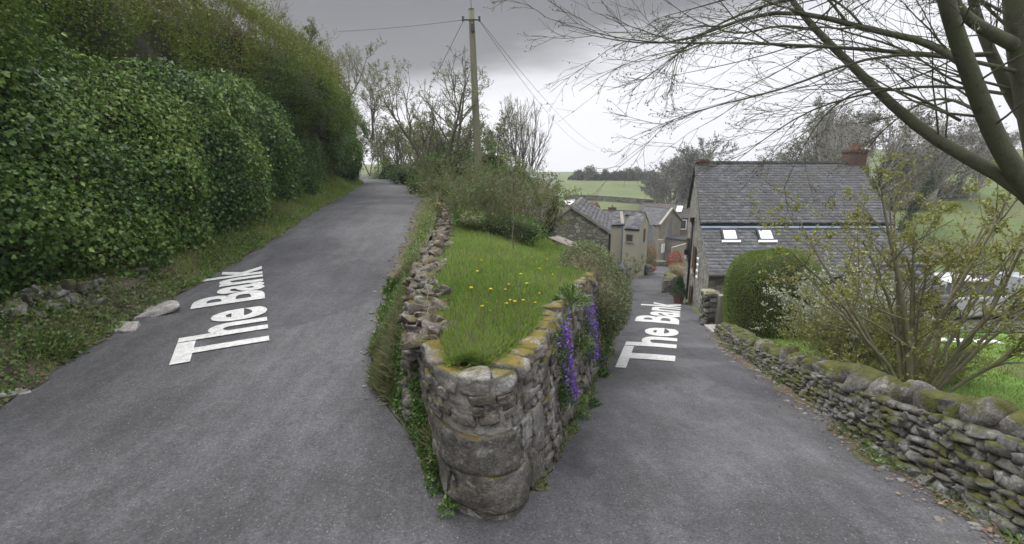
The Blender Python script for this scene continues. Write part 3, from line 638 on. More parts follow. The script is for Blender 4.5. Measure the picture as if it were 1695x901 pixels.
# ------------------------------------------------------------------ left bank: ivy, thorn hedge, rocks
def bank_x(y): return LL(np.clip(y, -39, 70)) - np.interp(y, [0, 5, 7, 10, 14, 20, 26, 32], [1.15, .95, .85, .75, .95, 1.0, 1.0, .9])
def build_ivy():
    def ih(y): return np.interp(y, [-4, 3, 6, 10, 16, 24, 30, 34], [4.6, 4.5, 4.2, 3.7, 3.3, 2.9, 2.6, 2.4])       # where ivy gives way to thorn
    def th(y): return np.interp(y, [-4, 8, 16, 24, 28, 31, 34], [7.0, 6.6, 6.1, 5.3, 4.7, 3.6, 2.6])
    def zb(y): return G(bank_x(y) + .3, y) + .05
    def bulge(p): return sn(p, .55, 20) * .38 + sn(p, 1.3, 21) * .30 + sn(p, 3.1, 22) * .14
    def f(y, t):
        over = ss(10, 26, y) * t * .55; p = np.stack([y * 0, y, t * ih(y)], 1)
        x = bank_x(y) + np.interp(t, [0, .12, .5, .85, 1], [-.35, .0, .22, .05, -.35]) + over + bulge(p)
        lift = .55 * ss(8.2, 6.8, y) * ss(2, 4, y) * (1 - t); return np.stack([x, y, zb(y) + lift + t * (ih(y) + .25 * sn(p * [0, 1, 0], 1.4, 24))], 1)
    def g(y, t):
        z = ih(y) - .5 + t * (th(y) - ih(y) + .5); p = np.stack([y * 0, y, z], 1); over = ss(10, 26, y) * .7
        x = bank_x(y) + np.interp(t, [0, .3, .7, 1], [-.15, .10, -.35, -1.3]) + over * np.interp(t, [0, .3, .8, 1], [.8, 1.3, 1.4, .9]) + bulge(p * 1.1 + 3) * 1.35
        return np.stack([x, y, zb(y) + z + .35 * sn(p, .9, 27) * t], 1)
    ys = np.linspace(-3, 30.5, 150)
    V, Fq = sheet(f, ys, np.linspace(0, 1, 36))
    w = thing('ivy_bank', 'tall dense wall of glossy dark green ivy on the bank left of the uphill lane', 'ivy', (-6.4, 9, .5))
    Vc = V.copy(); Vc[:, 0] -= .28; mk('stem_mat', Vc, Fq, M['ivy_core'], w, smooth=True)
    n = 215000; p, nn = surf_pts(V, Fq, n); nn = np.where(nn[:, :1] < 0, -nn, nn)
    far = ss(7, 20, p[:, 1]); keep = rng.random(n) < (.75 + .25 * (1 - far)); p, nn = p[keep], nn[keep]; n = len(p)
    patch = sn(p, 1.7, 31); p2 = sn(p, 4.5, 32)
    hole = ((patch < -.95) | (p2 < -1.35)) & (rng.random(n) < .85); p, nn, patch, p2 = p[~hole], nn[~hole], patch[~hole], p2[~hole]; n = len(p)
    p = p + nn * (np.abs(rng.normal(size=(n, 1))) * .09 + .11 * p2[:, None] + .07 * patch[:, None] + (rng.random((n, 1)) < .02) * .15)
    d = norm(np.array([0, 0, -1.]) + rng.normal(size=(n, 3)) * .7); m = norm(nn * .8 + np.array([0, 0, .5]) + rng.normal(size=(n, 3)) * .65)
    s = (.028 + .070 * rng.random(n) ** 1.4) * np.interp(p[:, 1], [4, 9, 20], [1.05, .95, .9]) * (1 + .15 * p2)
    # three-lobed leaves: a long middle blade and two short side blades
    V2, f2 = leafq(p, d, m, s, .72, -.12); side = norm(np.cross(m, d)); va, fa = leafq(p + d * s[:, None] * .1, d * .35 + side, m, s * .62, .6, -.1); vb, fb = leafq(p + d * s[:, None] * .1, d * .35 - side, m, s * .62, .6, -.1)
    rn = np.clip(.45 + .17 * patch + rng.normal(size=n) * .24 + .12 * ss(3.2, 0, p[:, 2]) * 0, 0, 1)
    mk('ivy_leaves', np.vstack([V2, va, vb]), np.vstack([f2, fa + len(V2), fb + 2 * len(V2)]), M['ivy'], w, rnd=np.concatenate([rn, rn, rn]))
    hdg = thing('thorn_hedge', 'olive green budding thorn hedge growing on top of the ivy bank', 'hedge', (-8, 12, 5.5))
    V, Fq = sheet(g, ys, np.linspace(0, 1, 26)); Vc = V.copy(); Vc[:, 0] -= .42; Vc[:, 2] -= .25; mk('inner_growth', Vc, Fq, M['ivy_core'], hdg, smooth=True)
    n = 150000; p, nn = surf_pts(V, Fq, n); nn = np.where((nn[:, :1] < 0), -nn, nn); q2 = sn(p, 3.2, 42); tt = ss(0, 1, (p[:, 2] - zb(p[:, 1]) - ih(p[:, 1])) / 1.6)
    hole = ((q2 < -.75) & (rng.random(n) < .8)); p, nn, q2, tt = p[~hole], nn[~hole], q2[~hole], tt[~hole]; n = len(p)
    p = p + nn * (np.abs(rng.normal(size=(n, 1))) * (.12 + .12 * tt[:, None]) + .12 * q2[:, None])
    V2, f2 = leafq(p, norm(nn * .5 + rng.normal(size=(n, 3)) + [0, 0, .4]), norm(rng.normal(size=(n, 3)) * .8 + nn * .5), U(.03, .075, n), .65)
    mk('leaves', V2, f2, M['hedge_top'], hdg, rnd=np.clip(.15 + .6 * tt + .18 * sn(p, 1.2, 41) + rng.normal(size=n) * .17, 0, 1))
    Ps = []
    for y in np.arange(0, 31, .16):
        e = g(np.array([y]), np.array([U(.55, 1.)]))[0]; Ps.append(e + [-.3, 0, -.5] + np.linspace(0, 1, 5)[:, None] * np.array([U(-.2, .75), U(-.4, .4), U(.7, 1.7)]))
    P0 = np.array(Ps); R0 = np.full((len(P0), 5), .012) * np.linspace(1, .4, 5); P1, R1 = grow(P0, R0, 8, .5, .6, 5, .03, .2, .15, rf=.6, rmin=.004); P2, R2 = grow(P1, R1, 4, .5, .7, 4, .0, .22, .15, rf=.6, rmin=.0035)
    V, f = join([(P0, R0), (P1, R1), (P2, R2)], [5, 4, 3]); mk('stems', V, f, M['twig_brown'], hdg)
    q, dd = along(P2, 16000, .0); q = q + rng.normal(size=q.shape) * .02; V, f = leaves_free(q, U(.025, .05, len(q)), .7); mk('shoot_leaves', V, f, M['hedge_top'], hdg, rnd=np.clip(.6 + rng.normal(size=len(q)) * .25, 0, 1))
build_ivy()
def rocks(name, label, cat, c, h, m, n=5, rough=.16, rnds=.4, rot=None, group=None):
    c, h = np.array(c, float), np.array(h, float)
    rot = np.array([np.array(Euler((U(-.25, .25), U(-.25, .25), U(-.6, .6))).to_matrix()) for _ in c]) if rot is None else rot
    V, f, r = stone_set(c, h, rot, n, rough, rnds, .12); o = mk(name, V, f, m, smooth=True, rnd=r, loc=c.mean(0)); return tag(o, label, cat, group)
def build_left_verge():
    # soil strip between lane and bank
    def f(t, y):
        a, b = LL(np.clip(y, -39, 70)) + .03 + .05 * np.sin(y * 5.3) + .04 * np.sin(y * 11.7), bank_x(y) - .1
        x = a * (1 - t) + b * t; p = np.stack([x, y, 0 * x], 1)
        z = G(x, y) + .03 + .55 * ss(.1, 1, t) + sn(p, 3.1, 51) * .045 * ss(0, .3, t) + sn(p, 9, 52) * .02 * ss(0, .2, t); return np.stack([x, y, z], 1)
    V, Fq = sheet(f, np.linspace(0, 1, 14), np.linspace(-3, 34, 240)); struct('verge_ground', V, Fq, M['soil'], smooth=True)
    n = 46000; p, nn = surf_pts(V, Fq, n); p = p[(rng.random(n) < .5 + .5 * (p[:, 1] > 8.5))]
    p = p[sn(p, 2.5, 77) > -.5 - .8 * (p[:, 1] > 9)]; n = len(p)
    V2, f2 = leafq(p, norm(np.array([0, 0, 1.]) + rng.normal(size=(n, 3)) * .5), rng.normal(size=(n, 3)), U(.04, .15, n), .13, 0)
    struct('verge_grass', V2, f2, M['grass'], kind='stuff', rnd=np.clip(rng.random(n) * .8, 0, 1))
    # leaf litter
    n = 5000; p, nn = surf_pts(V, Fq, n); p = p[p[:, 1] < 14]; n = len(p); p[:, 2] += .015
    V2, f2 = leafq(p, norm(rng.normal(size=(n, 3)) * [1, 1, .2]), np.array([[0, 0, 1.]]) + rng.normal(size=(n, 3)) * .3, U(.03, .07, n), .8)
    struct('leaf_litter', V2, f2, M['litter'], kind='stuff', rnd=rng.random(n))
    n = 30000; p, nn = surf_pts(V, Fq, n * 2); p = p[(p[:, 1] < 14)]; p = p[sn(p, 3.6, 64) > -.6]; n = len(p); p[:, 2] += U(0, .12, n)
    V2, f2 = leafq(p, norm(rng.normal(size=(n, 3)) + [.3, 0, .3]), np.array([[.3, 0, 1.]]) + rng.normal(size=(n, 3)) * .5, U(.02, .06, n), .7)
    struct('ground_cover', V2, f2, M['weed'], kind='stuff', rnd=rng.random(n))
    # old footing stones poking out under the ivy
    c, h = [], []
    for px, py, w_, hh, Y in [(120, 460, .3, .2, 7.1), (150, 480, .24, .16, 7.3), (25, 510, .3, .22, 5.9), (50, 560, .26, .16, 5.6), (100, 520, .2, .14, 6.4), (60, 490, .2, .16, 6.2), (30, 530, .22, .14, 5.7), (100, 492, .18, .14, 6.7), (5, 480, .2, .2, 5.8), (60, 555, .2, .12, 5.8), (135, 490, .2, .12, 7.0), (15, 500, .28, .30, 5.7), (60, 520, .22, .22, 5.9), (15, 560, .25, .16, 5.3), (130, 475, .25, .14, 7.2), (118, 505, .16, .2, 6.8), (155, 500, .16, .14, 7.0), (85, 480, .3, .25, 6.6), (40, 470, .3, .2, 6.3), (10, 455, .2, .2, 5.9), (150, 525, .12, .1, 6.6), (30, 590, .15, .12, 5.2)]:
        q = at(px, py, Y); c.append(q - [.12, 0, .16]); h.append((w_ * .55, .15, hh * .55))
    ys_ = np.linspace(4.2, 8.0, 24); bx = bank_x(ys_) + .22 + .06 * np.sin(ys_ * 4)
    bt = np.column_stack([bx + .05, ys_, G(bx, ys_) + .05]); tp = np.column_stack([bx - .12, ys_, G(bx, ys_) + .62 + .12 * np.sin(ys_ * 3.3) - .25 * ss(7, 8, ys_)])
    wm = WallMap(bt[::-1], tp[::-1], .2)
    if wm.N[400][0] < 0: wm.N = -wm.N
    w = thing('footing_wall', 'broken mossy stone footing wall under the ivy at the near left verge', 'stone wall', bt.mean(0))
    V, f = core(wm, -.06, 40, 5); mk('wall_core', V, f, M['soil'], w)
    V, f, r = lay(wm, [(.0, .25, .15, .45), (.25, .48, .12, .4), (.48, .75, .15, .5), (.75, .98, .12, .4)], .12, 8, .02, rough=.22, roundness=.4); V = rough_up(V, .022); mk('face_stones', V, f, M['stone_dry'], w, smooth=True, rnd=r)
    n = 5200; q = wm(np.column_stack([U(0, wm.L, n), U(0, 1.05, n), U(.02, .16, n)])); q = q[sn(q, 4.5, 69) > .35]; n = len(q); V, f = leafq(q, norm(rng.normal(size=(n, 3)) + [.3, 0, 0]), rng.normal(size=(n, 3)) + [.7, 0, .5], U(.02, .06, n), .6); tag(mk('creeping_weeds', V, f, M['weed'], rnd=rng.random(n), loc=q.mean(0)), 'creeping weeds and small ivy growing over the broken footing wall', 'weeds')
    V, f, r = stone_set(np.array(c)[:7], np.array(h)[:7] * .7, None, 5, .2, .35); tag(mk('loose_stones', V, f, M['stone_dry'], smooth=True, rnd=r, loc=np.array(c)[:7].mean(0)), 'loose fallen stones in the weeds in front of the footing wall', 'stones')
    q = onG(250, 522); rocks('flat_rock', 'large pale flat rock slab at the lane edge below the ivy', 'rock', [q + [-.12, .06, .01]], [(.36, .24, .045)], M['slab'], 5, .14, .3)
    q = onG(205, 548); rocks('flat_rock', 'small pale kerb stone next to the large flat rock slab', 'rock', [q + [0, 0, .02]], [(.2, .12, .05)], M['slab'], 5, .14, .3)
    for (px, py, s_) in [(190, 520, .16), (160, 530, .13)]:
        q = onG(px, py); rocks('kerb_stone', 'square grey kerb stone in the verge, %s of the two' % ('larger' if s_ > .14 else 'smaller'), 'rock', [q + [-.1, 0, .1]], [(s_, .12, .12)], M['stone_dry'], 5, .16, .25)
    q = onG(15, 655); rocks('flat_rock', 'pale low rock half buried at the near left lane edge', 'rock', [q + [0, 0, .0]], [(.2, .1, .05)], M['slab'], 5, .14, .4)
build_left_verge()
def weed(px, py, Y, r, n, label, m='weed', leaf=(.04, .09), hgt=1., name='weed_clump', cat='weeds', grp='weeds growing at the lane edges', asp=.55, P=None):
    q = np.array(P, float) if P is not None else (onG(px, py) if Y is None else at(px, py, Y))
    d = rng.normal(size=(n, 3)); d[:, 2] = np.abs(d[:, 2]); d = norm(d); rr = rng.random(n) ** .5
    p = q + d * r * rr[:, None] * [1, 1, hgt]
    V, f = leafq(p, norm(d + rng.normal(size=(n, 3)) * .4), np.array([[0, 0, 1.]]) + rng.normal(size=(n, 3)) * .6, U(*leaf, n), asp)
    o = mk(name, V, f, M[m], rnd=rng.random(n), loc=q); return tag(o, label, cat, grp)
weed(140, 545, None, .26, 420, 'bright green weed clump in the left verge in front of the grey kerb stones')
weed(90, 595, None, .34, 500, 'loose spreading weed clump at the near left verge below the footing stones')
weed(210, 470, None, .35, 500, 'low weed clump under the ivy above the flat rock slab')
weed(330, 440, None, .4, 500, 'pale green weed clump where ivy meets the lane beyond the painted words', leaf=(.03, .06))

# fallen twigs on the verge
def stick(pts, r, label, m='pale'):
    P = np.array(pts, float); t = np.linspace(0, len(P) - 1, 14); Q = np.stack([np.interp(t, np.arange(len(P)), P[:, i]) for i in range(3)], 1); Q += rng.normal(size=Q.shape) * .008
    tag(MB().tube(Q, np.linspace(r, r * .5, 14), 5).build('fallen_twig', M['drytwig'], loc=P.mean(0)), label, 'twig')
M['drytwig'] = mat('dry_twig', [(.20, .17, .12)], rough=.9, bump=0)
a, b, c_ = onG(105, 575), onG(130, 580), onG(185, 566)
stick([a + [0, .1, .06], a + [0, 0, .03], b + [0, 0, .05], c_ + [0, 0, .04]], .010, 'pale curved dry twig lying at the left lane edge')
stick([onG(120, 560) + [0, 0, .03], onG(105, 572) + [0, 0, .06], onG(125, 583) + [0, 0, .03]], .007, 'short hooked dry twig beside the curved twig')

# ------------------------------------------------------------------ weedy strip on the island's left flank
def build_right_verge():
    def f(t, y):
        a, b = LR(np.clip(y, 3.2, 70)) - .02 + (.05 * np.sin(y * 6.1) + .03 * np.sin(y * 14)) * ss(3.6, 4.6, y), isl_left_top(y) + np.interp(y, [4, 5], [.06, -.12])
        x = a * (1 - t) + b * t; p = np.stack([x, y, 0 * x], 1); hh = np.interp(y, [3.4, 3.9, 4.3, 6, 12, 20, 30], [.05, .28, .60, .55, .42, .35, .3])
        z = np.interp(y, [3, 60], [0, 0]) + zl(y) + .03 + hh * ss(.15, 1, t) + sn(p, 5, 61) * .025 * ss(0, .4, t); return np.stack([x, y, z], 1)
    ysr = np.concatenate([np.linspace(3.4, 30, 230), np.linspace(30.5, 60, 40)])
    V, Fq = sheet(f, np.linspace(0, 1, 10), ysr); struct('verge_ground', V, Fq, M['soil'], smooth=True)
    n = 52000; p, nn = surf_pts(V, Fq, n); w = np.where(p[:, 1] < 15, 1, .45); p = p[(rng.random(n) < w)]
    edge = (p[:, 0] - LR(np.clip(p[:, 1], 3.2, 60))) > .16 + .1 * np.sin(p[:, 1] * 3); p = p[edge]; n = len(p)
    V2, f2 = leafq(p, norm(np.array([0, 0, 1.]) + rng.normal(size=(n, 3)) * .55), rng.normal(size=(n, 3)), U(.05, .15, n) * np.where(p[:, 1] < 6, .7, 1.), .14, 0)
    struct('verge_grass', V2, f2, M['grass'], kind='stuff', rnd=np.clip(rng.random(n) * .9, 0, 1))
    n = 40000; p, nn = surf_pts(V, Fq, n * 2); p = p[(p[:, 1] < 13)]; pe, _ = surf_pts(V, Fq, n * 9); pe = pe[pe[:, 1] < 5.6]; p = np.vstack([p[sn(p, 4, 63) > -.35], pe[sn(pe, 5, 65) > -.5]])
    p = p[(p[:, 0] - LR(p[:, 1])) > .12 + .08 * np.sin(p[:, 1] * 7)]; n = len(p); p[:, 2] += U(0, .09, n)
    V2, f2 = leafq(p, norm(rng.normal(size=(n, 3)) + [-.3, 0, .3]), np.array([[-.3, 0, 1.]]) + rng.normal(size=(n, 3)) * .5, U(.02, .055, n), .7)
    struct('ground_cover', V2, f2, M['weed'], kind='stuff', rnd=rng.random(n))
    n = 26000; y = 3.45 + rng.random(n) * 2.9; t_ = rng.random(n); a = LR(y) + .06; b = isl_left_top(y) + np.interp(y, [4, 5], [.0, -.1]); x = a + (b - a) * t_; p = np.column_stack([x, y, zl(y) + np.interp(y, [3.4, 3.9, 4.5, 6.4], [.05, .2, .42, .45]) * ss(.15, 1, t_) + U(0, .12, n) * (.3 + .7 * t_)]); p = p[sn(p, 5, 66) > -.7]; n = len(p)
    V2, f2 = leafq(p, norm(rng.normal(size=(n, 3)) + [-.3, -.1, .4]), np.array([[-.3, -.2, 1.]]) + rng.normal(size=(n, 3)) * .6, U(.015, .05, n), .5)
    struct('ground_cover', V2, f2, M['weed'], kind='stuff', rnd=rng.random(n))
    Vn, Fn = sheet(f, np.linspace(.08, 1, 8), np.linspace(3.5, 8, 60)); n = 30000; p, _ = surf_pts(Vn, Fn, n); p = p[(sn(p, 5, 68) > -.75)]; n = len(p); p[:, 2] += U(0, .09, n)
    V2, f2 = leafq(p, norm(rng.normal(size=(n, 3)) + [-.3, -.1, .5]), np.array([[-.3, -.2, 1.]]) + rng.normal(size=(n, 3)) * .6, U(.015, .05, n) * (1 + .6 * (rng.random(n) < .1)), .45)
    nb = 14000; pb, _ = surf_pts(Vn, Fn, nb); pb = pb[sn(pb, 4, 74) > -.3]; nb = len(pb); vb, fb = leafq(pb, norm(np.array([-.25, 0, 1.]) + rng.normal(size=(nb, 3)) * .5), rng.normal(size=(nb, 3)), U(.08, .2, nb), .09, 0); struct('verge_grass', vb, fb, M['drygrass'], kind='stuff', rnd=rng.random(nb))
    struct('ground_cover', V2, f2, M['weed'], kind='stuff', rnd=rng.random(n))
    # loose stones along the crumbled edge
    k = 420; y = 4.6 + (rng.random(k) ** 1.4) * 11; x = LR(y) + .06 + rng.normal(size=k) * .08 + .05 * np.sin(y * 6.1); z = zl(y) + .03
    s = .005 + .02 * rng.random(k) ** 2.5 ; V, f, r = stone_set(np.column_stack([x, y, z]), np.column_stack([s * 1.3, s, s * .7]), None, 2, .2, .5)
    struct('loose_gravel', V, f, M['grit'], kind='stuff', smooth=True, rnd=r)
    k = 1300; y = U(.4, 12, k); x = RR(y) - np.abs(rng.normal(size=k)) * .15 + .05; s = .005 + .022 * rng.random(k) ** 2.5; z = G(x, y) + .025
    V, f, r = stone_set(np.column_stack([x, y, z]), np.column_stack([s * 1.3, s, s * .6]), None, 2, .2, .5)
    struct('loose_gravel', V, f, M['grit'], kind='stuff', smooth=True, rnd=r)
    k = 1500; y = U(.4, 12, k); x = RR(y) - np.abs(rng.normal(size=k)) * .2 + .03; p = np.column_stack([x, y, G(x, y) + .04])
    V, f = leafq(p, norm(rng.normal(size=(k, 3)) * [1, 1, .3]), np.array([[0, 0, 1.]]) + rng.normal(size=(k, 3)) * .4, U(.02, .05, k), .7)
    struct('leaf_litter', V, f, M['litter'], kind='stuff', rnd=rng.random(k))
build_right_verge()
def foot_soil():
    for nm, f in (('wall', lambda t, y: (RR(y) - (.05 + .13 * np.interp(y, [2, 6, 12], [1.6, 1, .8]) * (1 + .6 * np.sin(y * 3.1) + .4 * np.sin(y * 7.7))) * (1 - t) + .12 * t)), ('isl', lambda t, y: (RL(y) + (.05 + .05 * (1 + np.sin(y * 4.1) + .5 * np.sin(y * 9))) * t - .06 * (1 - t)))):
        g = lambda t, y: np.stack([f(t, y), y, np.where(nm == 'wall', 0, 0) + roadz(np.clip(f(t, y), -9, RR(y)), y) + .004 + (.03 * t if nm == 'wall' else .03 * (1 - t))], 1)
        V, Fq = sheet(g, np.linspace(0, 1, 5), np.linspace(.2 if nm == 'wall' else 3.6, 13, 260)); struct('verge_ground', V, Fq, M['soil'], smooth=True)
        n = 5200 if nm == 'wall' else 2600; p, _ = surf_pts(V, Fq, n); p = p[sn(p, 3.3, 67) > .0]; n = len(p); p[:, 2] += U(0, .05, n)
        V2, f2 = leafq(p, norm(rng.normal(size=(n, 3)) + [0, 0, .8]), rng.normal(size=(n, 3)), U(.02, .07, n), .3); struct('ground_cover', V2, f2, M['weed'], kind='stuff', rnd=rng.random(n))
foot_soil()
for (px, py, r, lab) in [(660, 560, .17, 'dark leafed weed clump on the island verge halfway up the dry stone wall'), (690, 640, .2, 'tangled weed clump at the verge foot of the island nose wall'), (655, 490, .2, 'broad weed clump beside the uphill lane next to the dry stone wall')]:
    q = onG(px, py); q[2] += .12; weed(0, 0, None, r, 380, lab, P=q)
def trail():        # creeping stems hanging down the nose's left flank
    n = 9000; s = U(.0, 1.6, n); v = -.03 + rng.random(n) ** 1.3 * np.interp(s, [0, .6, 1.0, 1.35, 1.6], [.95, .8, .45, .16, .05]); p = WM(np.column_stack([s, v, U(.02, .16, n) * (1 - v * .4)]))
    p = p[sn(p, 4, 91) > -.35]; n = len(p)
    V, f = leafq(p, norm(rng.normal(size=(n, 3)) + [-.4, -.3, -.1]), rng.normal(size=(n, 3)) + [-.6, -.4, .5], U(.012, .04, n), .6)
    q0 = p.mean(0); tag(mk('creeping_weeds', V, f, M['weed'], rnd=rng.random(n), loc=q0), 'creeping green weeds spilling down the lane side of the wall nose', 'weeds')
trail()

# ------------------------------------------------------------------ lawn grass, dandelions, flowers
def build_lawn_grass():
    def blades(n, y0, y1, pw, sz, name, m, w=.10, bend=.45, keep=None):
        y = y0 + (y1 - y0) * rng.random(n) ** pw; t = rng.random(n); a, b = isl_left_top(y) + .16, isl_right_top(y) - .14; x = a + (b - a) * t
        z = lawn_z(x, y) - .03 + .06 * np.sin(np.pi * t); p = np.column_stack([x, y, z])
        cl = sn(p, 2.4, 99); s = U(*sz, n) * (1 + .3 * cl)
        V, f = leafq(p, norm(np.array([0, 0, 1.]) + rng.normal(size=(n, 3)) * bend), rng.normal(size=(n, 3)), s, w, 0)
        struct(name, V, f, M[m], kind='stuff', rnd=np.clip(.45 + .18 * cl + rng.normal(size=n) * .2, 0, 1))
    blades(90000, 3.42, 15, 1.35, (.05, .12), 'lawn_grass', 'grass')
    blades(9000, 3.42, 15, 1.2, (.08, .2), 'dry_grass', 'drygrass', .05, .6)
    blades(14000, 13, 29, 1.0, (.15, .35), 'rough_grass', 'grass', .1, .4)
build_lawn_grass()
def dandelion(loc):
    t = thing('dandelion', 'small yellow dandelion standing in the island lawn', 'flower', loc, 'dandelions in the island lawn')
    mb = MB().tube(np.array([loc, np.array(loc) + [0, 0, .10]]), [.003, .003], 4); mb.build('stem', M['weed'], t)
    p0 = np.array(loc) + [0, 0, .10]; n = 22; a = U(0, 6.28, n); d = np.stack([np.cos(a), np.sin(a), U(.1, .9, n)], 1)
    V, f = leafq(np.repeat(p0[None], n, 0), norm(d), np.repeat([[0, 0, 1.]], n, 0) + d * .01, U(.02, .028, n), .5)
    mk('petals', V, f, M['yellow'], t, rnd=rng.random(n)); return t
pts = [(798, 508), (812, 512), (806, 497), (822, 494), (838, 503), (788, 520), (866, 496), (886, 496), (893, 481), (852, 500), (845, 495), (872, 470), (790, 450), (797, 432), (836, 478), (860, 440), (868, 436), (880, 440), (905, 430), (893, 445), (900, 455), (915, 452), (880, 425), (868, 424), (846, 452), (905, 418), (925, 425), (842, 470), (812, 480), (925, 440), (780, 478), (862, 455), (896, 412), (915, 410), (878, 410), (888, 432)]
D0 = None
for (px, py) in pts:
    u = (px - CX) / F; v = -(py - CY) / F; r = np.array([u, cp + v * sp, -sp + v * cp]); t = np.arange(3, 16, .02)
    z = CH + r[2] * t - lawn_z(r[0] * t, r[1] * t) - .1; i = int(np.argmax(z < 0)); q = np.array([r[0] * t[i], r[1] * t[i], CH + r[2] * t[i] - .1])
    if q[0] > isl_right_top(q[1]) - .1 or q[1] < 3.4: continue
    if D0 is None: D0 = dandelion(q)
    else: dup(D0, q, U(0, 6), U(.6, 1.05))
def daffodil(q, label):
    t = thing('daffodil', label, 'flower', q, 'daffodils')
    n = 16; d = norm(np.array([0, 0, 1.]) + rng.normal(size=(n, 3)) * .25); V, f = leafq(np.repeat(q[None], n, 0) + rng.normal(size=(n, 3)) * [.04, .04, 0], d, rng.normal(size=(n, 3)), U(.2, .34, n), .07, 0); mk('leaves', V, f, M['weed'], t, rnd=rng.random(n))
    for k in range(2):
        p0 = q + [U(-.06, .06), U(-.06, .06), .33]; m = 12; a = U(0, 6.28, m); d = np.stack([np.cos(a), -np.abs(np.sin(a)) * .5, np.sin(a)], 1); V, f = leafq(np.repeat(p0[None], m, 0), norm(d), np.repeat([[0, -1., .1]], m, 0), U(.04, .06, m), .6); mk('flower_head', V, f, M['yellow'], t, rnd=rng.random(m))
q = at(724, 330, 13.); q[2] = float(zl(13.)) + .35; daffodil(q, 'yellow daffodils on the verge beside the far end of the dry stone wall')
q = at(885, 398, 12.5); q[2] = float(lawn_z(q[0], 12.5)); daffodil(q, 'yellow daffodils at the top of the island lawn near the blossom tree')
def aubretia(s0, s1, v0, v1, n, label, out=.1, fl=.4):
    c = WM(np.array([[(s0 + s1) / 2, v1, .05]]))[0]
    t = thing('aubretia', label, 'plant', c, None)
    s = s0 + (s1 - s0) * np.clip(rng.normal(size=n) * .22 + .5, 0, 1); vv = v0 + (v1 - v0) * rng.random(n); k = (vv - v0) / (v1 - v0); s = (s0 + s1) / 2 + (s - (s0 + s1) / 2) * (.6 + .75 * k) + .10 * sn(np.column_stack([vv * 3, s * 0, s * 0]), 2.5, int(s0 * 10)) + .05 * rng.normal(size=n)
    p = WM(np.column_stack([s, vv, U(.03, .03 + out, n) * (1.1 - .5 * k)])); V, f = leafq(p, norm(rng.normal(size=(n, 3)) + [.2, -.2, -.4]), rng.normal(size=(n, 3)) + [.6, -.4, .4], U(.012, .03, n), .7); mk('foliage', V, f, M['weed'], t, rnd=rng.random(n))
    m = int(n * fl); sel = rng.integers(0, n, m); sel = sel[(sn(p[sel], 11, 5) + .6 * sn(p[sel], 27, 6) > -.1)]; q = p[sel] + rng.normal(size=(len(sel), 3)) * .012 + [.03, -.03, .01]; V, f = leaves_free(q, U(.018, .03, len(q)), .9); mk('flowers', V, f, M['purple'], t, rnd=rng.random(len(q)))
def s_at(y):      # arc position on the right flank at a given depth
    i = int(np.argmin(np.abs((WM.T[:, 1]) - y) + 100 * (WM.T[:, 0] < -.1))); return WM.u[i]
aubretia(s_at(4.45), s_at(5.15), .36, .95, 4200, 'purple aubretia cascading from the wall top nearest the nose', .12, .30)
aubretia(s_at(6.4), s_at(7.3), .35, .80, 2600, 'purple aubretia hanging halfway down the wall under the bush', .16, .45)
aubretia(s_at(8.0), s_at(8.6), .3, .62, 1400, 'small purple aubretia patch on the wall below the far side of the bush', .14, .5)
aubretia(s_at(5.3), s_at(5.65), .0, .22, 1100, 'low aubretia tuft with few flowers at the wall foot', .22, .2)
aubretia(s_at(10.5), s_at(11.2), .5, .85, 1200, 'distant purple aubretia spot at the right edge of the bush', .3, .5)
q = WM(np.array([[1.75, .02, .1]]))[0]; weed(0, 0, None, .07, 60, 'tiny bright weed sprouting at the foot of the wall nose', P=q, leaf=(.03, .06))
q = WM(np.array([[s_at(5.6), .95, .05]]))[0]; weed(0, 0, None, .2, 260, 'light green fern tuft on the wall top beside the purple flowers', P=q, leaf=(.06, .14), name='fern', cat='fern', asp=.25)
q = WM(np.array([[s_at(5.9), .55, .06]]))[0]; weed(0, 0, None, .22, 300, 'pale hanging fern on the wall between the purple patches', P=q, leaf=(.05, .12), name='fern', cat='fern', asp=.25)
for yy, lab in [(6.0, 'weed tuft at the wall foot left of the painted words'), (7.6, 'second weed tuft further along the foot of the retaining wall')]:
    q = WM(np.array([[s_at(yy), .04, .14]]))[0]; weed(0, 0, None, .15, 220, lab, P=q)
for px, py, lab in [(1365, 675, 'small green weed at the foot of the mossy wall, furthest from the camera of three'), (1400, 695, 'middle of three small weeds at the foot of the mossy wall'), (1438, 708, 'largest of three small weeds at the foot of the mossy wall')]:
    q = onG(px, py); weed(0, 0, None, .13, 160, lab, P=q, leaf=(.03, .07))

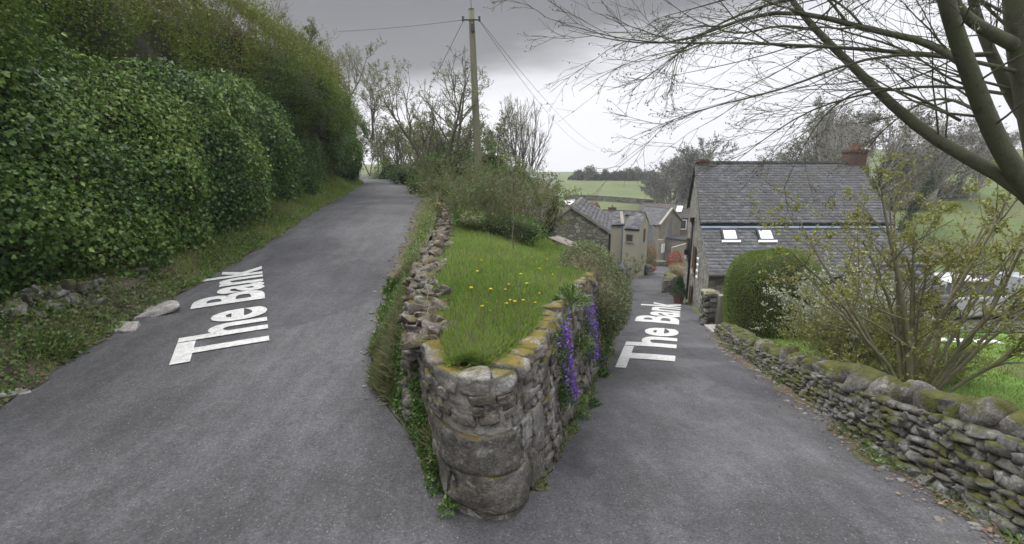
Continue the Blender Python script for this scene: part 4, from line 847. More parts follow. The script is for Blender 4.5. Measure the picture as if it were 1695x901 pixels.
# ------------------------------------------------------------------ bushes, shrubs, trees
def blob(c, r, amp=.15, f=1.6, seed=1, n=26, m=18, flat=.0, sq=1.):
    th = np.linspace(0, 2 * math.pi, n); ph = np.linspace(.02, math.pi - .02, m)
    def fn(t, p):
        d = np.stack([np.sin(p) * np.cos(t), np.sin(p) * np.sin(t), np.cos(p)], 1)
        if sq < 1: d = np.sign(d) * np.abs(d) ** sq
        k = 1 + amp * sn(d * 2, f, seed); return np.array(c) + d * np.array(r) * k[:, None]
    return sheet(fn, th, ph)
def leafy_bush(name, label, cat, c, r, n, m, leaf=(.03, .06), amp=.15, f=1.8, seed=1, spread=.12, corem='ivy_core', ground=None, asp=.65, sq=1., group=None, stems=True, inner=.82):
    base = np.array([c[0], c[1], c[2] - r[2]]); t = thing(name, label, cat, base, group)
    V, Fq = blob(c, r, amp, f, seed, 40, 26, sq=sq)
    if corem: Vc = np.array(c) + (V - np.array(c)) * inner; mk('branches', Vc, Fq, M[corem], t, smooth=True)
    p, nn = surf_pts(V, Fq, n); out = norm(p - np.array(c)); nn = np.where((nn * out).sum(1, keepdims=True) < 0, -nn, nn)
    p = p - nn * np.abs(rng.normal(size=(n, 1))) * spread + nn * U(0, spread * .5, (n, 1))
    V, f = leafq(p, norm(nn + rng.normal(size=(n, 3)) * .7), norm(rng.normal(size=(n, 3)) + nn * .3), U(*leaf, n), asp)
    mk('foliage', V, f, M[m], t, rnd=np.clip(.5 + .2 * sn(p, 4, seed + 5) + rng.normal(size=n) * .2, 0, 1)); return t
def twig_plant(name, label, cat, base, h, spread, nst, m, leaf=None, leafn=0, leafs=(.02, .05), seedr=.2, r0=.018, k1=6, k2=4, lf=.45, trop=.05, ang=.55, group=None, stemname='stems', N0=6, wob=.1, leafname='leaves', k3=0, sides=(5, 4, 3, 3), rmin=.003, pt0=0., top_only=0.):
    base = np.array(base, float); t = thing(name, label, cat, base, group)
    a = U(0, 6.28, nst); rr = rng.random(nst) ** .5; p0 = base + np.column_stack([np.cos(a) * rr * seedr, np.sin(a) * rr * seedr, np.zeros(nst)])
    d = np.column_stack([np.cos(a) * rr * spread / h, np.sin(a) * rr * spread / h, np.ones(nst)]); d = norm(d); L = h * U(.65, 1.05, nst)
    P = np.empty((nst, N0, 3)); P[:, 0] = p0
    for s in range(1, N0): d = norm(d + wob * rng.normal(size=d.shape)); P[:, s] = P[:, s - 1] + d * (L / (N0 - 1))[:, None]
    R = r0 * U(.6, 1.2, (nst, 1)) * np.linspace(1, .35, N0)[None]
    lv = [(P, R)]; P1, R1 = grow(P, R, k1, lf, ang, 5, trop, wob * 1.3, .2, rmin=rmin); lv.append((P1, R1)); P2, R2 = grow(P1, R1, k2, .5, ang * 1.2, 4, trop, wob * 1.5, .15, rmin=rmin); lv.append((P2, R2))
    if k3: P3, R3 = grow(P2, R2, k3, .55, ang * 1.2, 4, trop, wob * 1.5, .1, rmin=rmin); lv.append((P3, R3))
    V, f = join(lv, sides[:len(lv)]); mk(stemname, V, f, M[m], t, smooth=True)
    if leafn:
        q, dd = along(lv[-1][0], leafn, pt0)
        if top_only: q = q[q[:, 2] > base[2] + top_only * h]
        q = q + rng.normal(size=q.shape) * .012; V, f = leaves_free(q, U(*leafs, len(q)), .65); mk(leafname, V, f, M[leaf], t, rnd=rng.random(len(q)))
    return t
# grey-green bush draped over the retaining wall
leafy_bush('cotoneaster_bush', 'grey-green small-leaved bush draped over the retaining wall', 'bush', (1.50, 9.3, -.0), (.74, 1.55, .92), 60000, 'shrub_grey', (.02, .048), .12, 2.4, 3, .2, 'twig_brown', inner=.84)
leafy_bush('cotoneaster_bush', 'darker bush hanging down the retaining wall right above the aubretia', 'bush', (1.42, 8.2, -.45), (.28, .6, .5), 7000, 'weed', (.03, .055), .2, 2.4, 4, .14, 'twig_brown')
twig_plant('bush_shoots', 'thin upright shoots rising from the grey-green bush', 'bush', (1.55, 9.3, .1), .72, .5, 40, 'twig_brown', 'shrub_grey', 6000, (.015, .035), .7, .008, 4, 2)
# dense shrubs behind the lawn
for (px, Y, h, spd, n, lab, lm, ln) in [(770, 11.5, 1.6, .9, 90, 'tangled brown shrub between the dry stone wall and the utility pole', 'weed', 900), (812, 12.5, 1.9, 1.0, 110, 'tangled brown shrub in front of the utility pole', 'weed', 1200), (868, 13.0, 1.7, .9, 90, 'tangled shrub right of the thin sapling', 'young_leaf', 1600),
                                 (745, 15, 1.9, 1.0, 90, 'bare brown shrub at the far end of the dry stone wall', 'weed', 900), (840, 16.5, 2.4, 1.3, 90, 'tall thin shrub behind the sapling', 'young_leaf', 2200), (795, 14, 1.7, 1.0, 90, 'shrub with dead brown stems around the foot of the utility pole', 'weed', 700)]:
    x = (px - CX) / F * Y; z = float(lawn_z(x, Y)) - .05
    twig_plant('shrub', lab, 'shrub', (x, Y, z), h * .85, spd, int(n * .3), 'twig_brown', lm, int(ln * 3.6), (.025, .055), .5, .010, 6, 4, .5, group='tangled shrubs behind the lawn', rmin=.0035)
x = -.25; leafy_bush('ivy_mound', 'low dark green ivy mound at the foot of the shrubs behind the lawn', 'ivy', (x, 11.3, float(lawn_z(x, 11.3)) + .1), (.9, .6, .45), 5000, 'weed', (.03, .06), .25, 2.2, 8, .14)
leafy_bush('bramble_mound', 'brown-green bramble mound behind the lawn by the dry stone wall', 'bramble', (-1.0, 11.6, 1.05), (.5, .7, .4), 5500, 'weed', (.03, .06), .25, 2.2, 9, .16, 'twig_brown')
# thin staked sapling
q = np.array([at(849, 445, 9.5)[0], 9.5, float(lawn_z(.02, 9.5))])
t = thing('sapling', 'thin young tree with one straight stem in the middle of the lawn', 'tree', q)
P = np.array([[q + [0, 0, k * .32] + rng.normal(size=3) * [.012, .012, 0] for k in range(6)]]); R = np.full((1, 6), .017) * np.linspace(1, .6, 6)
V, f = tubes(P, R, 7); mk('trunk', V, f, M['bark_grey'], t, smooth=True)
P1, R1 = grow(P, R, 12, .35, .8, 5, .06, .15, .6, rf=.6); P2, R2 = grow(P1, R1, 5, .5, .7, 4, .05, .2, .2)
V, f = join([(P1, R1), (P2, R2)], [4, 3]); c0 = mk('crown', V, f, M['bark_grey'], t); qq, _ = along(P2, 500); V, f = leaves_free(qq, U(.02, .035, 500)); mk('buds', V, f, M['young_leaf'], c0, rnd=rng.random(500))

def tree(name, label, base, h, r, k=(12, 7, 5), lf=(.55, .5, .5), ang=(.75, .7, .7), m='bark_grey', leaf=None, ln=0, ls=(.03, .06), lean=(0, 0), group=None, t0=.3, wob=.12, trop=.08, N0=8, rmin=.006, sides=(8, 5, 4, 3), extra=None, leafname='leaves', forks=1):
    base = np.array(base, float); t = thing(name, label, 'tree', base, group)
    P = np.empty((forks, N0, 3)); P[:, 0] = base + rng.normal(size=(forks, 3)) * [r, r, 0] * (forks > 1) - [0, 0, .15]; d = norm(np.repeat([[lean[0], lean[1], 1.]], forks, 0) + (forks > 1) * rng.normal(size=(forks, 3)) * [.35, .35, 0])
    for s in range(1, N0): d = norm(d + wob * .6 * rng.normal(size=d.shape) + [0, 0, .05]); P[:, s] = P[:, s - 1] + d * h / (N0 - 1) * (.9 if forks > 1 else 1)
    R = r * np.linspace(1, .22, N0)[None].repeat(forks, 0); R[:, 0] *= 1.25
    lv = [(P, R)]
    for i, kk in enumerate(k): lv.append(grow(*lv[-1], kk, lf[i], ang[i], 6 if i == 0 else 4, trop, wob * (1 + .4 * i), t0 if i == 0 else .2, rf=.62, rmin=rmin))
    nb = 2 if len(lv) > 2 else 1
    V, f = join(lv[:nb], sides[:nb]); mk('trunk', V, f, M[m], t, smooth=True)
    V, f = join(lv[nb:], (sides[nb:] + (3, 3, 3))[:len(lv) - nb]); cr = mk('crown', V, f, M[m], t)
    if leaf and ln:
        q, _ = along(lv[-1][0], ln); q = q + rng.normal(size=q.shape) * .03; V, f = leaves_free(q, U(*ls, ln)); mk(leafname, V, f, M[leaf], cr, rnd=rng.random(ln))
    return t, lv
# central budding tree
b = at(742, 300, 20); tree('budding_tree', 'bare spreading tree with opening buds left of the utility pole', (b[0], 20, 1.2), 5.0, .10, (10, 7, 5), (.5, .5, .5), (.7, .65, .7), 'bark_grey', 'young_leaf', 4200, (.03, .07), lean=(-.08, 0), t0=.15, forks=3, rmin=.007)
b = at(712, 300, 23); tree('budding_tree', 'smaller bare tree beside the bend of the uphill lane', (b[0], 23, 1.3), 3.2, .07, (11, 7, 6), m='bark_grey', leaf='young_leaf', ln=3500, ls=(.04, .08), t0=.15, forks=2, rmin=.007)
b = at(860, 330, 18); tree('budding_tree', 'upright bare tree with long budding shoots right of the utility pole', (b[0], 18, .9), 3.3, .06, (9, 6, 4), (.6, .5, .45), (.4, .35, .4), 'bark_grey', 'blossom', 1500, (.03, .06), t0=.2, forks=4, trop=.2, rmin=.006)
b = at(886, 350, 16.5); tree('blossom_tree', 'small tree covered in white blossom beside the stone gable', (b[0], 16.5, .1), 2.0, .05, (9, 7, 5), (.5, .5, .5), (.7, .7, .8), 'bark_grey', 'blossom', 9000, (.03, .06), lean=(.05, 0), t0=.2, forks=3, rmin=.005, leafname='blossom')
b = at(895, 335, 20); leafy_bush('evergreen_shrub', 'dark evergreen shrub behind the white blossom tree', 'shrub', (b[0] + .2, 20, .9), (.7, .7, 1.4), 5000, 'conifer', (.04, .08), .3, 2.4, 12, .25, group=None)
# arching branch with ivy above shrubs
P = np.array([at(820, 300, 14), at(835, 287, 14), at(855, 282, 14), at(872, 290, 14), at(886, 310, 14), at(893, 345, 14)]); tt = np.linspace(0, 5, 14); Q = np.stack([np.interp(tt, np.arange(6), P[:, i]) for i in range(3)], 1)
t = thing('arching_branch', 'curved ivy-clad branch arching over the shrubs right of the pole', 'branch', Q[-1] - [0, 0, 1.2]); Q2 = np.vstack([Q, Q[-1] - [0, 0, 1.3]])
MB().tube(Q2, .025, 6).build('stem', M['bark_grey'], t); n = 1300; qq, _ = along(Q[None], n); V, f = leaves_free(qq + rng.normal(size=(n, 3)) * .04, U(.03, .06, n)); mk('ivy_leaves', V, f, M['ivy'], t, rnd=rng.random(n))
# trees along the crest of the uphill lane
k = 0
for (px, Y, h, fk, lab) in [(625, 36, 6.2, 1, 'tall thin tree leaning over the crest of the lane at the ivy corner'), (612, 40, 3.8, 2, 'low twisted tree on the crest where the lane vanishes'), (640, 38, 3.2, 3, 'thin budding tree on the crest, first right of the tall thin tree'), (660, 34, 3.4, 3, 'thin budding tree above the bend, between two dark evergreen stumps'),
                       (675, 31, 3.6, 3, 'thin pale budding tree above the crest bank'), (695, 28, 3.0, 3, 'thin budding tree behind the green crest verge'), (707, 33, 4.0, 2, 'taller budding tree at the bend of the lane'), (725, 27, 2.9, 3, 'low budding tree behind the end of the dry stone wall'), (765, 25, 3.2, 3, 'small budding tree left behind the utility pole'), (815, 24, 3.4, 3, 'small budding tree right behind the utility pole')]:
    b = at(px, 295, Y); tree('budding_tree', lab, (b[0], Y, float(G(b[0], Y)) + .1 if px < 720 else 1.3), h, .06, (9, 6, 5), m='bark_grey', leaf='young_leaf', ln=2600, ls=(.05, .10), t0=.25, forks=fk, rmin=.009, group='thin budding trees along the crest of the lane')
for (px, Y, h) in [(641, 37, 1.4), (668, 33, .9), (697, 29, .8)]:
    b = at(px, 290, Y); leafy_bush('ivy_stump', 'dark ivy-covered stump on the crest, %s' % {641: 'tallest, next to the lane crest', 668: 'middle one of three', 697: 'nearest to the bend'}[px], 'ivy', (b[0], Y, float(G(b[0], Y)) + h * .6), (.35, .35, h * .7), 1200, 'conifer', (.05, .1), .2, 2, 14, .15)
for (px, Y, w_, h) in [(655, 34, 2.0, 1.0), (690, 27.5, 1.4, 1.0), (712, 22, .9, 1.0), (745, 20, 1.2, 1.3), (800, 20, 1.6, 1.3)]:
    b = at(px, 300, Y); leafy_bush('hedge_scrub', {655: 'low green scrub on the crest above the lane', 690: 'low green scrub at the outside of the lane bend', 712: 'green scrub at the end of the dry stone wall', 745: 'dark green scrub under the bare spreading tree', 800: 'dark scrub behind the utility pole'}[px], 'hedge', (b[0], Y, 1.3 + h * .4), (w_, .8, h), 8000, 'weed', (.05, .10), .25, 2.2, int(px), .4, 'ivy_core', inner=.65)
# tall bare tree above the ivy corner
for (px, py, Y, h, lab) in [(575, 150, 25, 3.4, 'bare tree standing out of the hedge top above the ivy corner'), (625, 200, 30, 3.2, 'bare twiggy tree hanging over the lane behind the ivy corner'), (505, 70, 18, 1.6, 'low bare tree on top of the thorn hedge')]:
    b = at(px, py, Y); tree('bare_tree', lab, b - [.3, 0, .8], h, .055, (9, 7, 5), m='bark_grey', leaf='young_leaf', ln=1500, ls=(.04, .08), t0=.2, forks=2, rmin=.006)

# ------------------------------------------------------------------ utility pole and cables
def build_pole():
    Y = 18.; top = at(780, 16, Y); bz = 1.0; bb = at(794, 330, Y); d = (bb - top) / (top[2] - bb[2]); bot = top + d * (top[2] - bz)
    t = thing('utility_pole', 'tall weathered wooden utility pole behind the shrubs of the island', 'pole', bot)
    tt = np.linspace(0, 1, 12)[:, None]; P = bot + (top - bot) * tt; MB().tube(P, np.linspace(.15, .10, 12), 14).build('post', M['pole'], t, True)
    MB().tube(np.array([top, top + [0, 0, .02]]), [.11, .10], 14).build('cap', M['wire'], t)
    A = top - [0, 0, .35]
    mb = MB(); mb.bar(A + [-.32, -.1, 0], A + [.32, -.1, 0], .04, .04); mb.build('bracket', M['wire'], t)
    for sx in (-.28, .28): 
        mb = MB(); mb.tube(np.array([A + [sx, -.1, -.06], A + [sx, -.1, 0], A + [sx, -.1, .05], A + [sx, -.1, .1]]), [.02, .045, .03, .045], 8); mb.build('insulator', M['wire'], t)
    MB().box(A + [.05, -.13, -.25], (.06, .05, .12)).build('junction_box', M['wire'], t)
    def cable(a, b, sag, lab, r=.009, grp=None):
        s = np.linspace(0, 1, 24)[:, None]; P = a * (1 - s) + b * s; P[:, 2] -= sag * 4 * (s * (1 - s))[:, 0]
        tag(MB().tube(P, r, 4).build('overhead_cable', M['wire'], loc=a), lab, 'cable', grp)
    cable(A + [-.28, -.1, 0], at(560, 52, 20), .05, 'overhead cable running left from the pole to the hedge top')
    cable(A + [-.28, -.1, -.05], at(650, 250, 34) + [0, 0, .3], .3, 'overhead cable descending left from the pole towards the lane crest')
    cable(A + [.28, -.1, 0], at(1010, 250, 60), 1.0, 'upper overhead cable descending right from the pole towards the cottages')
    cable(A + [.28, -.1, -.04], at(985, 250, 58), 1.0, 'lower overhead cable descending right from the pole towards the cottages')
    cable(top, at(770, -300, 3), .1, 'overhead cable leaving the pole top towards the viewer')
build_pole()

# ------------------------------------------------------------------ buildings
def slates(A, B, Cc, D, rows, wid, m, name, parent, thick=.02, n=None):
    """A eave start, B eave end, Cc ridge end, D ridge start: overlapping slates as real pieces"""
    A, B, Cc, D = map(lambda q: np.array(q, float), (A, B, Cc, D)); L = np.linalg.norm(B - A); nc = int(L / wid)
    nn = norm(np.cross(B - A, D - A)); nn = nn if nn[2] > 0 else -nn
    mb_v, mb_f, rr = [], [], []; o = 0
    def S(u, v): return (A * (1 - u) + B * u) * (1 - v) + (D * (1 - u) + Cc * u) * v
    for r in range(rows):
        v0, v1 = r / rows, min((r + 1.25) / rows, 1.); off = (.5 if r % 2 else 0) + U(-.08, .08)
        for c in range(-1, nc + 1):
            u0, u1 = max((c + off) / nc, 0), min((c + off + 1) / nc - .002, 1)
            if u1 <= u0 + .001: continue
            dz = thick * U(.8, 1.5); j = U(-.006, .006) / max(1e-3, np.linalg.norm(D - A)) 
            P = [S(u0, v0 + j), S(u1, v0 + j), S(u1, v1), S(u0, v1)]
            a, b = P[0] + nn * dz, P[1] + nn * dz; mb_v += [a, b, P[2] + nn * .002, P[3] + nn * .002, P[0], P[1]]
            mb_f += [[o, o + 1, o + 2, o + 3], [o + 4, o + 5, o + 1, o]]; o += 6; q = rng.random(); rr += [q, q]
    return mk(name, np.array(mb_v), np.array(mb_f), m, parent, rnd=rr)
def window(parent, c, du, dv, w, h, nrm, frame=.06, fm='white', gm='darkglass', name='window', bars=0, sill=True):
    """window on a wall plane: c centre, du/dv unit vectors across/up, nrm outward"""
    c, du, dv, nrm = map(lambda q: np.array(q, float), (c, du, dv, nrm)); R = np.stack([du, dv, nrm], 1); mb = MB()
    for s in (-1, 1):
        mb.box(c + du * s * (w / 2 - frame / 2) + nrm * .02, (frame / 2, h / 2, .03), R); mb.box(c + dv * s * (h / 2 - frame / 2) + nrm * .021, (w / 2 - frame, frame / 2, .028), R)
    for k in range(bars): mb.box(c + du * (w * (k + 1) / (bars + 1) - w / 2) + nrm * .018, (frame * .3, h / 2 - frame, .02), R)
    o = mb.build(name, M[fm], parent); MB().box(c + nrm * .006, (w / 2 - frame * .9, h / 2 - frame * .9, .006), R).build('pane', M[gm], o)
    if sill: MB().box(c - dv * (h / 2 + .05) + nrm * .05, (w / 2 + .08, .05, .06), R).build('sill', M['ashlar'], o)
    return o
def box_building(name, label, f0, f1, depth, ez, rz_, gz, wallm, roofm, ridge='along', rows=14, wid=.3, over=.15, cat='house', back=None, wn='wall'):
    """f0, f1: front wall ends on plan (x,y); depth goes away; ridge along the front"""
    f0, f1 = np.array(f0[:2], float), np.array(f1[:2], float); du = (f1 - f0) / np.linalg.norm(f1 - f0)
    n = np.array([du[1], -du[0]]); n = n if n[1] < 0 else -n; bk = -n * depth if back is None else np.array(back, float)
    t = thing(name, label, cat, (*((f0 + f1) / 2), gz))
    z3 = lambda p, z: np.array([p[0], p[1], z])
    mid = bk / 2; A = [z3(f0, gz), z3(f0, ez), z3(f0 + mid, rz_), z3(f0 + bk, ez), z3(f0 + bk, gz)]; B = [z3(f1, gz), z3(f1, ez), z3(f1 + mid, rz_), z3(f1 + bk, ez), z3(f1 + bk, gz)]
    MB().prism(A, B).build(wn, M[wallm], t)
    sl_ = (rz_ - ez) / np.linalg.norm(mid); ov = over
    e = lambda p, s: z3(p + s * du * ov - (mid / np.linalg.norm(mid)) * ov, ez - sl_ * ov + .05); rg = lambda p, s: z3(p + mid + s * du * ov, rz_ + .05)
    eb = lambda p, s: z3(p + bk + s * du * ov + (mid / np.linalg.norm(mid)) * ov, ez - sl_ * ov + .05)
    r = slates(e(f0, -1), e(f1, 1), rg(f1, 1), rg(f0, -1), rows, wid, M[roofm], 'roof', t, .03)
    slates(eb(f1, 1), eb(f0, -1), rg(f0, -1), rg(f1, 1), max(4, rows // 2), wid * 1.5, M[roofm], 'rear_roof', t, .03)
    MB().bar(rg(f0, -1) + [0, 0, .03], rg(f1, 1) + [0, 0, .03], .18, .1).build('ridge_tiles', M[roofm], t)
    g = MB().bar(e(f0, -1) - [0, 0, .08], e(f1, 1) - [0, 0, .08], .1, .09); g.build('gutter', M['black'], t)
    return t, dict(du=np.array([*du, 0]), n=np.array([*n, 0]), f0=f0, f1=f1, bk=bk, ez=ez, rz=rz_)
def chimney(parent, c, w, d, h, pots=2, m='brick'):
    o = MB().box(c + np.array([0, 0, h / 2]), (w / 2, d / 2, h / 2)).box(c + np.array([0, 0, h - .08]), (w / 2 + .05, d / 2 + .05, .05)).build('chimney', M[m], parent)
    for k in range(pots): MB().tube(np.array([c + [(k - (pots - 1) / 2) * .3, 0, h], c + [(k - (pots - 1) / 2) * .3, 0, h + .28]]), [.1, .085], 10).build('chimney_pot', M['terracotta'], o)
    return o

# --- the big house with the catslide roof
def big_house():
    RLp, RRp = at(1150, 272, 25), at(1418, 268, 25); EL, ER = at(1161, 376, 20.5), at(1484, 376, 20.5); LLp, LRp = at(1174, 457, 17.6), at(1530, 457, 17.6)
    z = (RLp[2] + RRp[2]) / 2; RLp[2] = RRp[2] = z
    BLp = at(1135, 372, 29.6); BLp[2] = EL[2]; BRp = BLp + (RRp - RLp)
    gz = lambda p: float(G(p[0], p[1])) - .5
    t = thing('stone_house', 'large stone house with long slate catslide roof beside the downhill lane', 'house', (LLp[0], LLp[1], gz(LLp)))
    ins = np.array([.09, 0, 0]); up = np.array([0, 0, .10])
    A = [np.array([LLp[0], LLp[1] + .25, gz(LLp)]), LLp + [0, .25, .0], EL + [0, .1, -.05], RLp - up, BLp - up + [0, -.15, 0], np.array([BLp[0], BLp[1] - .15, gz(BLp) - .5])]; A = [a + ins for a in A]
    B = [np.array([LRp[0], LRp[1] + .25, gz(LRp) - .3]), LRp + [0, .25, .0], ER + [0, .1, -.05], RRp - up, BRp - up, np.array([BRp[0], BRp[1], gz(BRp) - .5])]; B = [b_ - ins for b_ in B]
    MB().prism(A, B).build('wall', M['rubble'], t)
    E2L, E2R = EL + [0, .12, .16], ER + [0, .12, .16]
    slates(E2L, E2R, RRp, RLp, 24, .26, M['slate'], 'upper_roof', t, .022)
    slates(BRp, BLp, RLp, RRp, 14, .4, M['slate'], 'rear_roof', t, .02)
    slates(LLp, LRp, ER + [0, .05, -.03], EL + [0, .05, -.03], 15, .26, M['slate'], 'catslide_roof', t, .022)
    MB().bar(RLp + [0, 0, .04], RRp + [0, 0, .04], .26, .10).build('ridge_tiles', M['slate'], t)
    dn = norm(LLp - EL)
    MB().hexa([EL + dn * .02 + [0, 0, .02], ER + dn * .02 + [0, 0, .02], ER + dn * .15 + [0, 0, .02], EL + dn * .15 + [0, 0, .02], EL + dn * .02 + [0, 0, .05], ER + dn * .02 + [0, 0, .05], ER + dn * .15 + [0, 0, .045], EL + dn * .15 + [0, 0, .045]]).build('lead_flashing', M['lead'], t)
    MB().bar(E2L - [0, 0, .08], E2R - [0, 0, .08], .05, .09).build('fascia', M['black'], t)
    MB().bar(LLp - [0, 0.02, .06], LRp - [0, .02, .06], .1, .09).build('gutter', M['black'], t)
    # verge trim on the gable
    MB().bar(RLp + [0, 0, .0], BLp + [0, 0, .0], .06, .1).build('verge_board', M['black'], t)
    MB().bar(RLp + [-.0, 0, -.03], E2L + [-.0, 0, -.06], .05, .07).build('verge_board', M['black'], t)
    # roof windows
    vx = np.array([1., 0, 0]); sv = norm(EL - LLp); sv2 = norm(np.array([0, sv[1], sv[2]])); nn = norm(np.cross(vx, sv2)); nn = nn if nn[2] > 0 else -nn
    for px in (1212, 1274):
        u = (px - 1166) / (1510 - 1166); ct = (EL * (1 - u) + ER * u) * .80 + (LLp * (1 - u) + LRp * u) * .20; ct = ct + nn * .05
        R = np.stack([vx, sv, nn], 1); mb = MB(); w, h = .66, .80
        for s in (-1, 1): mb.box(ct + vx * s * (w / 2 - .03), (.035, h / 2, .05), R).box(ct + sv * s * (h / 2 - .03), (w / 2 - .06, .035, .048), R)
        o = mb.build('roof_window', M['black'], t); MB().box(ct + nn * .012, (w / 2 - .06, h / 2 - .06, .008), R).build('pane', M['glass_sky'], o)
        MB().box(ct - sv * (h / 2 + .08) - nn * .0, (w / 2 + .05, .06, .035), R).build('flashing', M['white'], o)
    chimney(t, RLp + [.32, -.12, -.35], .46, .5, .52, 0); chimney(t, RRp + [-.15, 0, -.35], .85, .6, 1.0, 2)
    MB().box(RLp + [.32, -.40, -.2], (.3, .05, .05)).build('chimney_flashing', M['lead'], t)
    # gable face fittings
    def gp(Y, zz, out=0.):
        k = (Y - A[1][1]) / (A[4][1] - A[1][1]); x = A[1][0] * (1 - k) + A[4][0] * k; tt = norm(np.array([A[4][0] - A[1][0], A[4][1] - A[1][1], 0])); nrm = np.array([-tt[1], tt[0], 0]); return np.array([x, Y, zz]) + nrm * out, tt, nrm
    # the wall's plan line bends a little at each eave; stay just outside it
    q0, tt, nrm = gp(25., -.4, .12); q1, _, _ = gp(25., float(G(9, 25)) + .05, .12)
    MB().tube(np.array([q1, q0]), .065, 8).build('downpipe', M['black'], t, True)
    MB().box(q0 + [0, 0, .08], (.12, .12, .12)).build('rainwater_hopper', M['black'], t)
    MB().tube(np.array([gp(23.6, .0 + 1.3, .05)[0], gp(23.6, -.3, .05)[0], gp(25., -.35, .08)[0]]), .02, 6).build('cable_run', M['black'], t)
    for (Y, zz, w, h, fm) in [(23.2, -2.0, .9, 1.3, 'wood_brown'), (23.6, -4.1, .9, 1.4, 'wood_brown'), (27.6, -2.2, .9, 1.2, 'wood_brown')]:
        c, tt, nrm = gp(Y, zz, .07); window(t, c, tt, (0, 0, 1), w, h, nrm, .09, fm, 'darkglass')
    c, tt, nrm = gp(21.2, -2.05, .10); R = np.stack([tt, [0, 0, 1], nrm], 1); mb = MB()
    for k in range(4): mb.box(c + np.array([0, 0, -.42 + k * .28]), (.22, .03, .03), R)
    mb.box(c + np.array([0, 0, 0]) - nrm * .025, (.015, .45, .02), R); mb.build('wall_vent', M['white'], t)
    c, tt, nrm = gp(26.6, -2.3, .2); MB().box(c, (.09, .09, .14)).tube(np.array([c + [0, 0, .14], c + [0, 0, .26]]), [.1, .01], 6).build('wall_lantern', M['black'], t)
    c, tt, nrm = gp(26.6, -2.45, .1); 
    # blocked doorway in the low front wall
    return RLp, RRp, LLp, LRp
M['glass_sky'] = mat('roof_window_glass', [(.58, .62, .66)], rough=.12, bump=0, spec=.9)  # pale base colour stands in for sky reflected in the panes
HP = big_house()
# extension roof right of the house (behind the budding shrub)
a, b_ = at(1478, 500, 15.5), at(1570, 500, 15.5)
t, info = box_building('garden_extension', 'low slate-roofed extension behind the big budding shrub', a, b_, 2.6, float(a[2]), float(a[2]) + .9, -3.8, 'ashlar', 'slate', rows=8, wid=.26)
window(t, np.array([(a[0] + b_[0]) / 2 - .1, a[1] - .03, a[2] - .75]), (1, 0, 0), (0, 0, 1), 1.2, .9, (0, -1, 0), .07, 'white', 'darkglass', bars=1)
# low wall and pier by the house
def low_wall(name, label, pts, h, th, m, cm, copes=True, rows=(6, .12, .35), n=3, loc=None, rough=.2):
    """free-standing rubble wall following plan points"""
    P = np.array(pts, float); loc = np.array([*P[:, :2].mean(0), float(G(*P[:, :2].mean(0)))]); t = thing(name, label, 'stone wall', loc)
    for side in (0, 1):
        d = norm(np.gradient(P[:, :2], axis=0)); nn = np.column_stack([d[:, 1], -d[:, 0]]) * (1 if side == 0 else -1) * th / 2
        bot = np.column_stack([P[:, :2] + nn, G(P[:, 0], P[:, 1]) - .15]); top = np.column_stack([P[:, :2] + nn * .8, G(P[:, 0], P[:, 1]) + h])
        if side: bot, top = bot[::-1], top[::-1]
        wm = WallMap(bot, top, .2)
        nm = np.append(nn[0], 0); 
        if wm.N[450] @ (np.append(nn[len(nn) // 2], 0)) < 0: wm.N = -wm.N
        V, f, r = lay(wm, [(i / rows[0], (i + 1) / rows[0], rows[1], rows[2]) for i in range(rows[0])], .08, n, 0, rough=rough, roundness=.4); mk('face_stones' if side == 0 else 'rear_face_stones', V, f, m, t, smooth=True, rnd=r)
    V, f = sheet(lambda a, b: np.column_stack([np.interp(a, np.arange(len(P)), P[:, 0]), np.interp(a, np.arange(len(P)), P[:, 1]), G(np.interp(a, np.arange(len(P)), P[:, 0]), np.interp(a, np.arange(len(P)), P[:, 1])) - .2 + b * (h + .15)]), np.linspace(0, len(P) - 1, 12), np.linspace(0, 1, 2)); mk('wall_core', V, f, M['earth_core'], t)
    ce, he = [], []
    for E in (P[0], P[-1]):
        g_ = float(G(E[0], E[1])); z_ = -.1
        while z_ < h: d_ = U(.10, .2); ce.append((E[0], E[1], g_ + z_ + d_ / 2)); he.append((th * .5, th * .42, d_ / 2 * 1.05)); z_ += d_
    V, f, r = stone_set(np.array(ce), np.array(he), None, 4, .1, .3, .05); mk('end_stones', V, f, m, t, smooth=True, rnd=r)
    c, hh, R = [], [], []; L = np.r_[0, np.cumsum(np.linalg.norm(np.diff(P[:, :2], axis=0), axis=1))]; s = 0
    while s < L[-1]:
        l = U(.25, .5) if copes else U(.2, .35); x, y = np.interp(s + l / 2, L, P[:, 0]), np.interp(s + l / 2, L, P[:, 1]); x2, y2 = np.interp(s + l / 2 + .1, L, P[:, 0]), np.interp(s + l / 2 + .1, L, P[:, 1]); x1, y1 = np.interp(s + l / 2 - .1, L, P[:, 0]), np.interp(s + l / 2 - .1, L, P[:, 1])
        tt = norm(np.array([x2 - x1, y2 - y1, float(G(x2, y2) - G(x1, y1))])); nn = norm(np.cross(tt, [0, 0, 1])); R.append(np.stack([tt, nn, np.cross(nn, tt)], 1)); c.append((x, y, float(G(x, y)) + h + .03)); hh.append((l / 2, th / 2 + .04, .05 if copes else .09)); s += l
    V, f, r = stone_set(np.array(c), np.array(hh), np.array(R), 3, .1, .25 if copes else .5, .05); mk('coping', V, f, cm, t, smooth=True, rnd=r); return t
p0 = (7.35, 17.5); p1 = (6.45, 15.0)
M['cope_pale'] = mat('pale_lichen_coping', [(.22, .20, .14), (.32, .31, .26)], scale=5, rough=.95, bump=.6, bscale=25, rndcols=[(.18, .17, .11), (.30, .29, .24)], moss=((.16, .15, .03), (.12, .12, .03), .2, 2., .68), grain=(48, .55, 1.42), lichen=(7., (.36, .36, .33), .55))
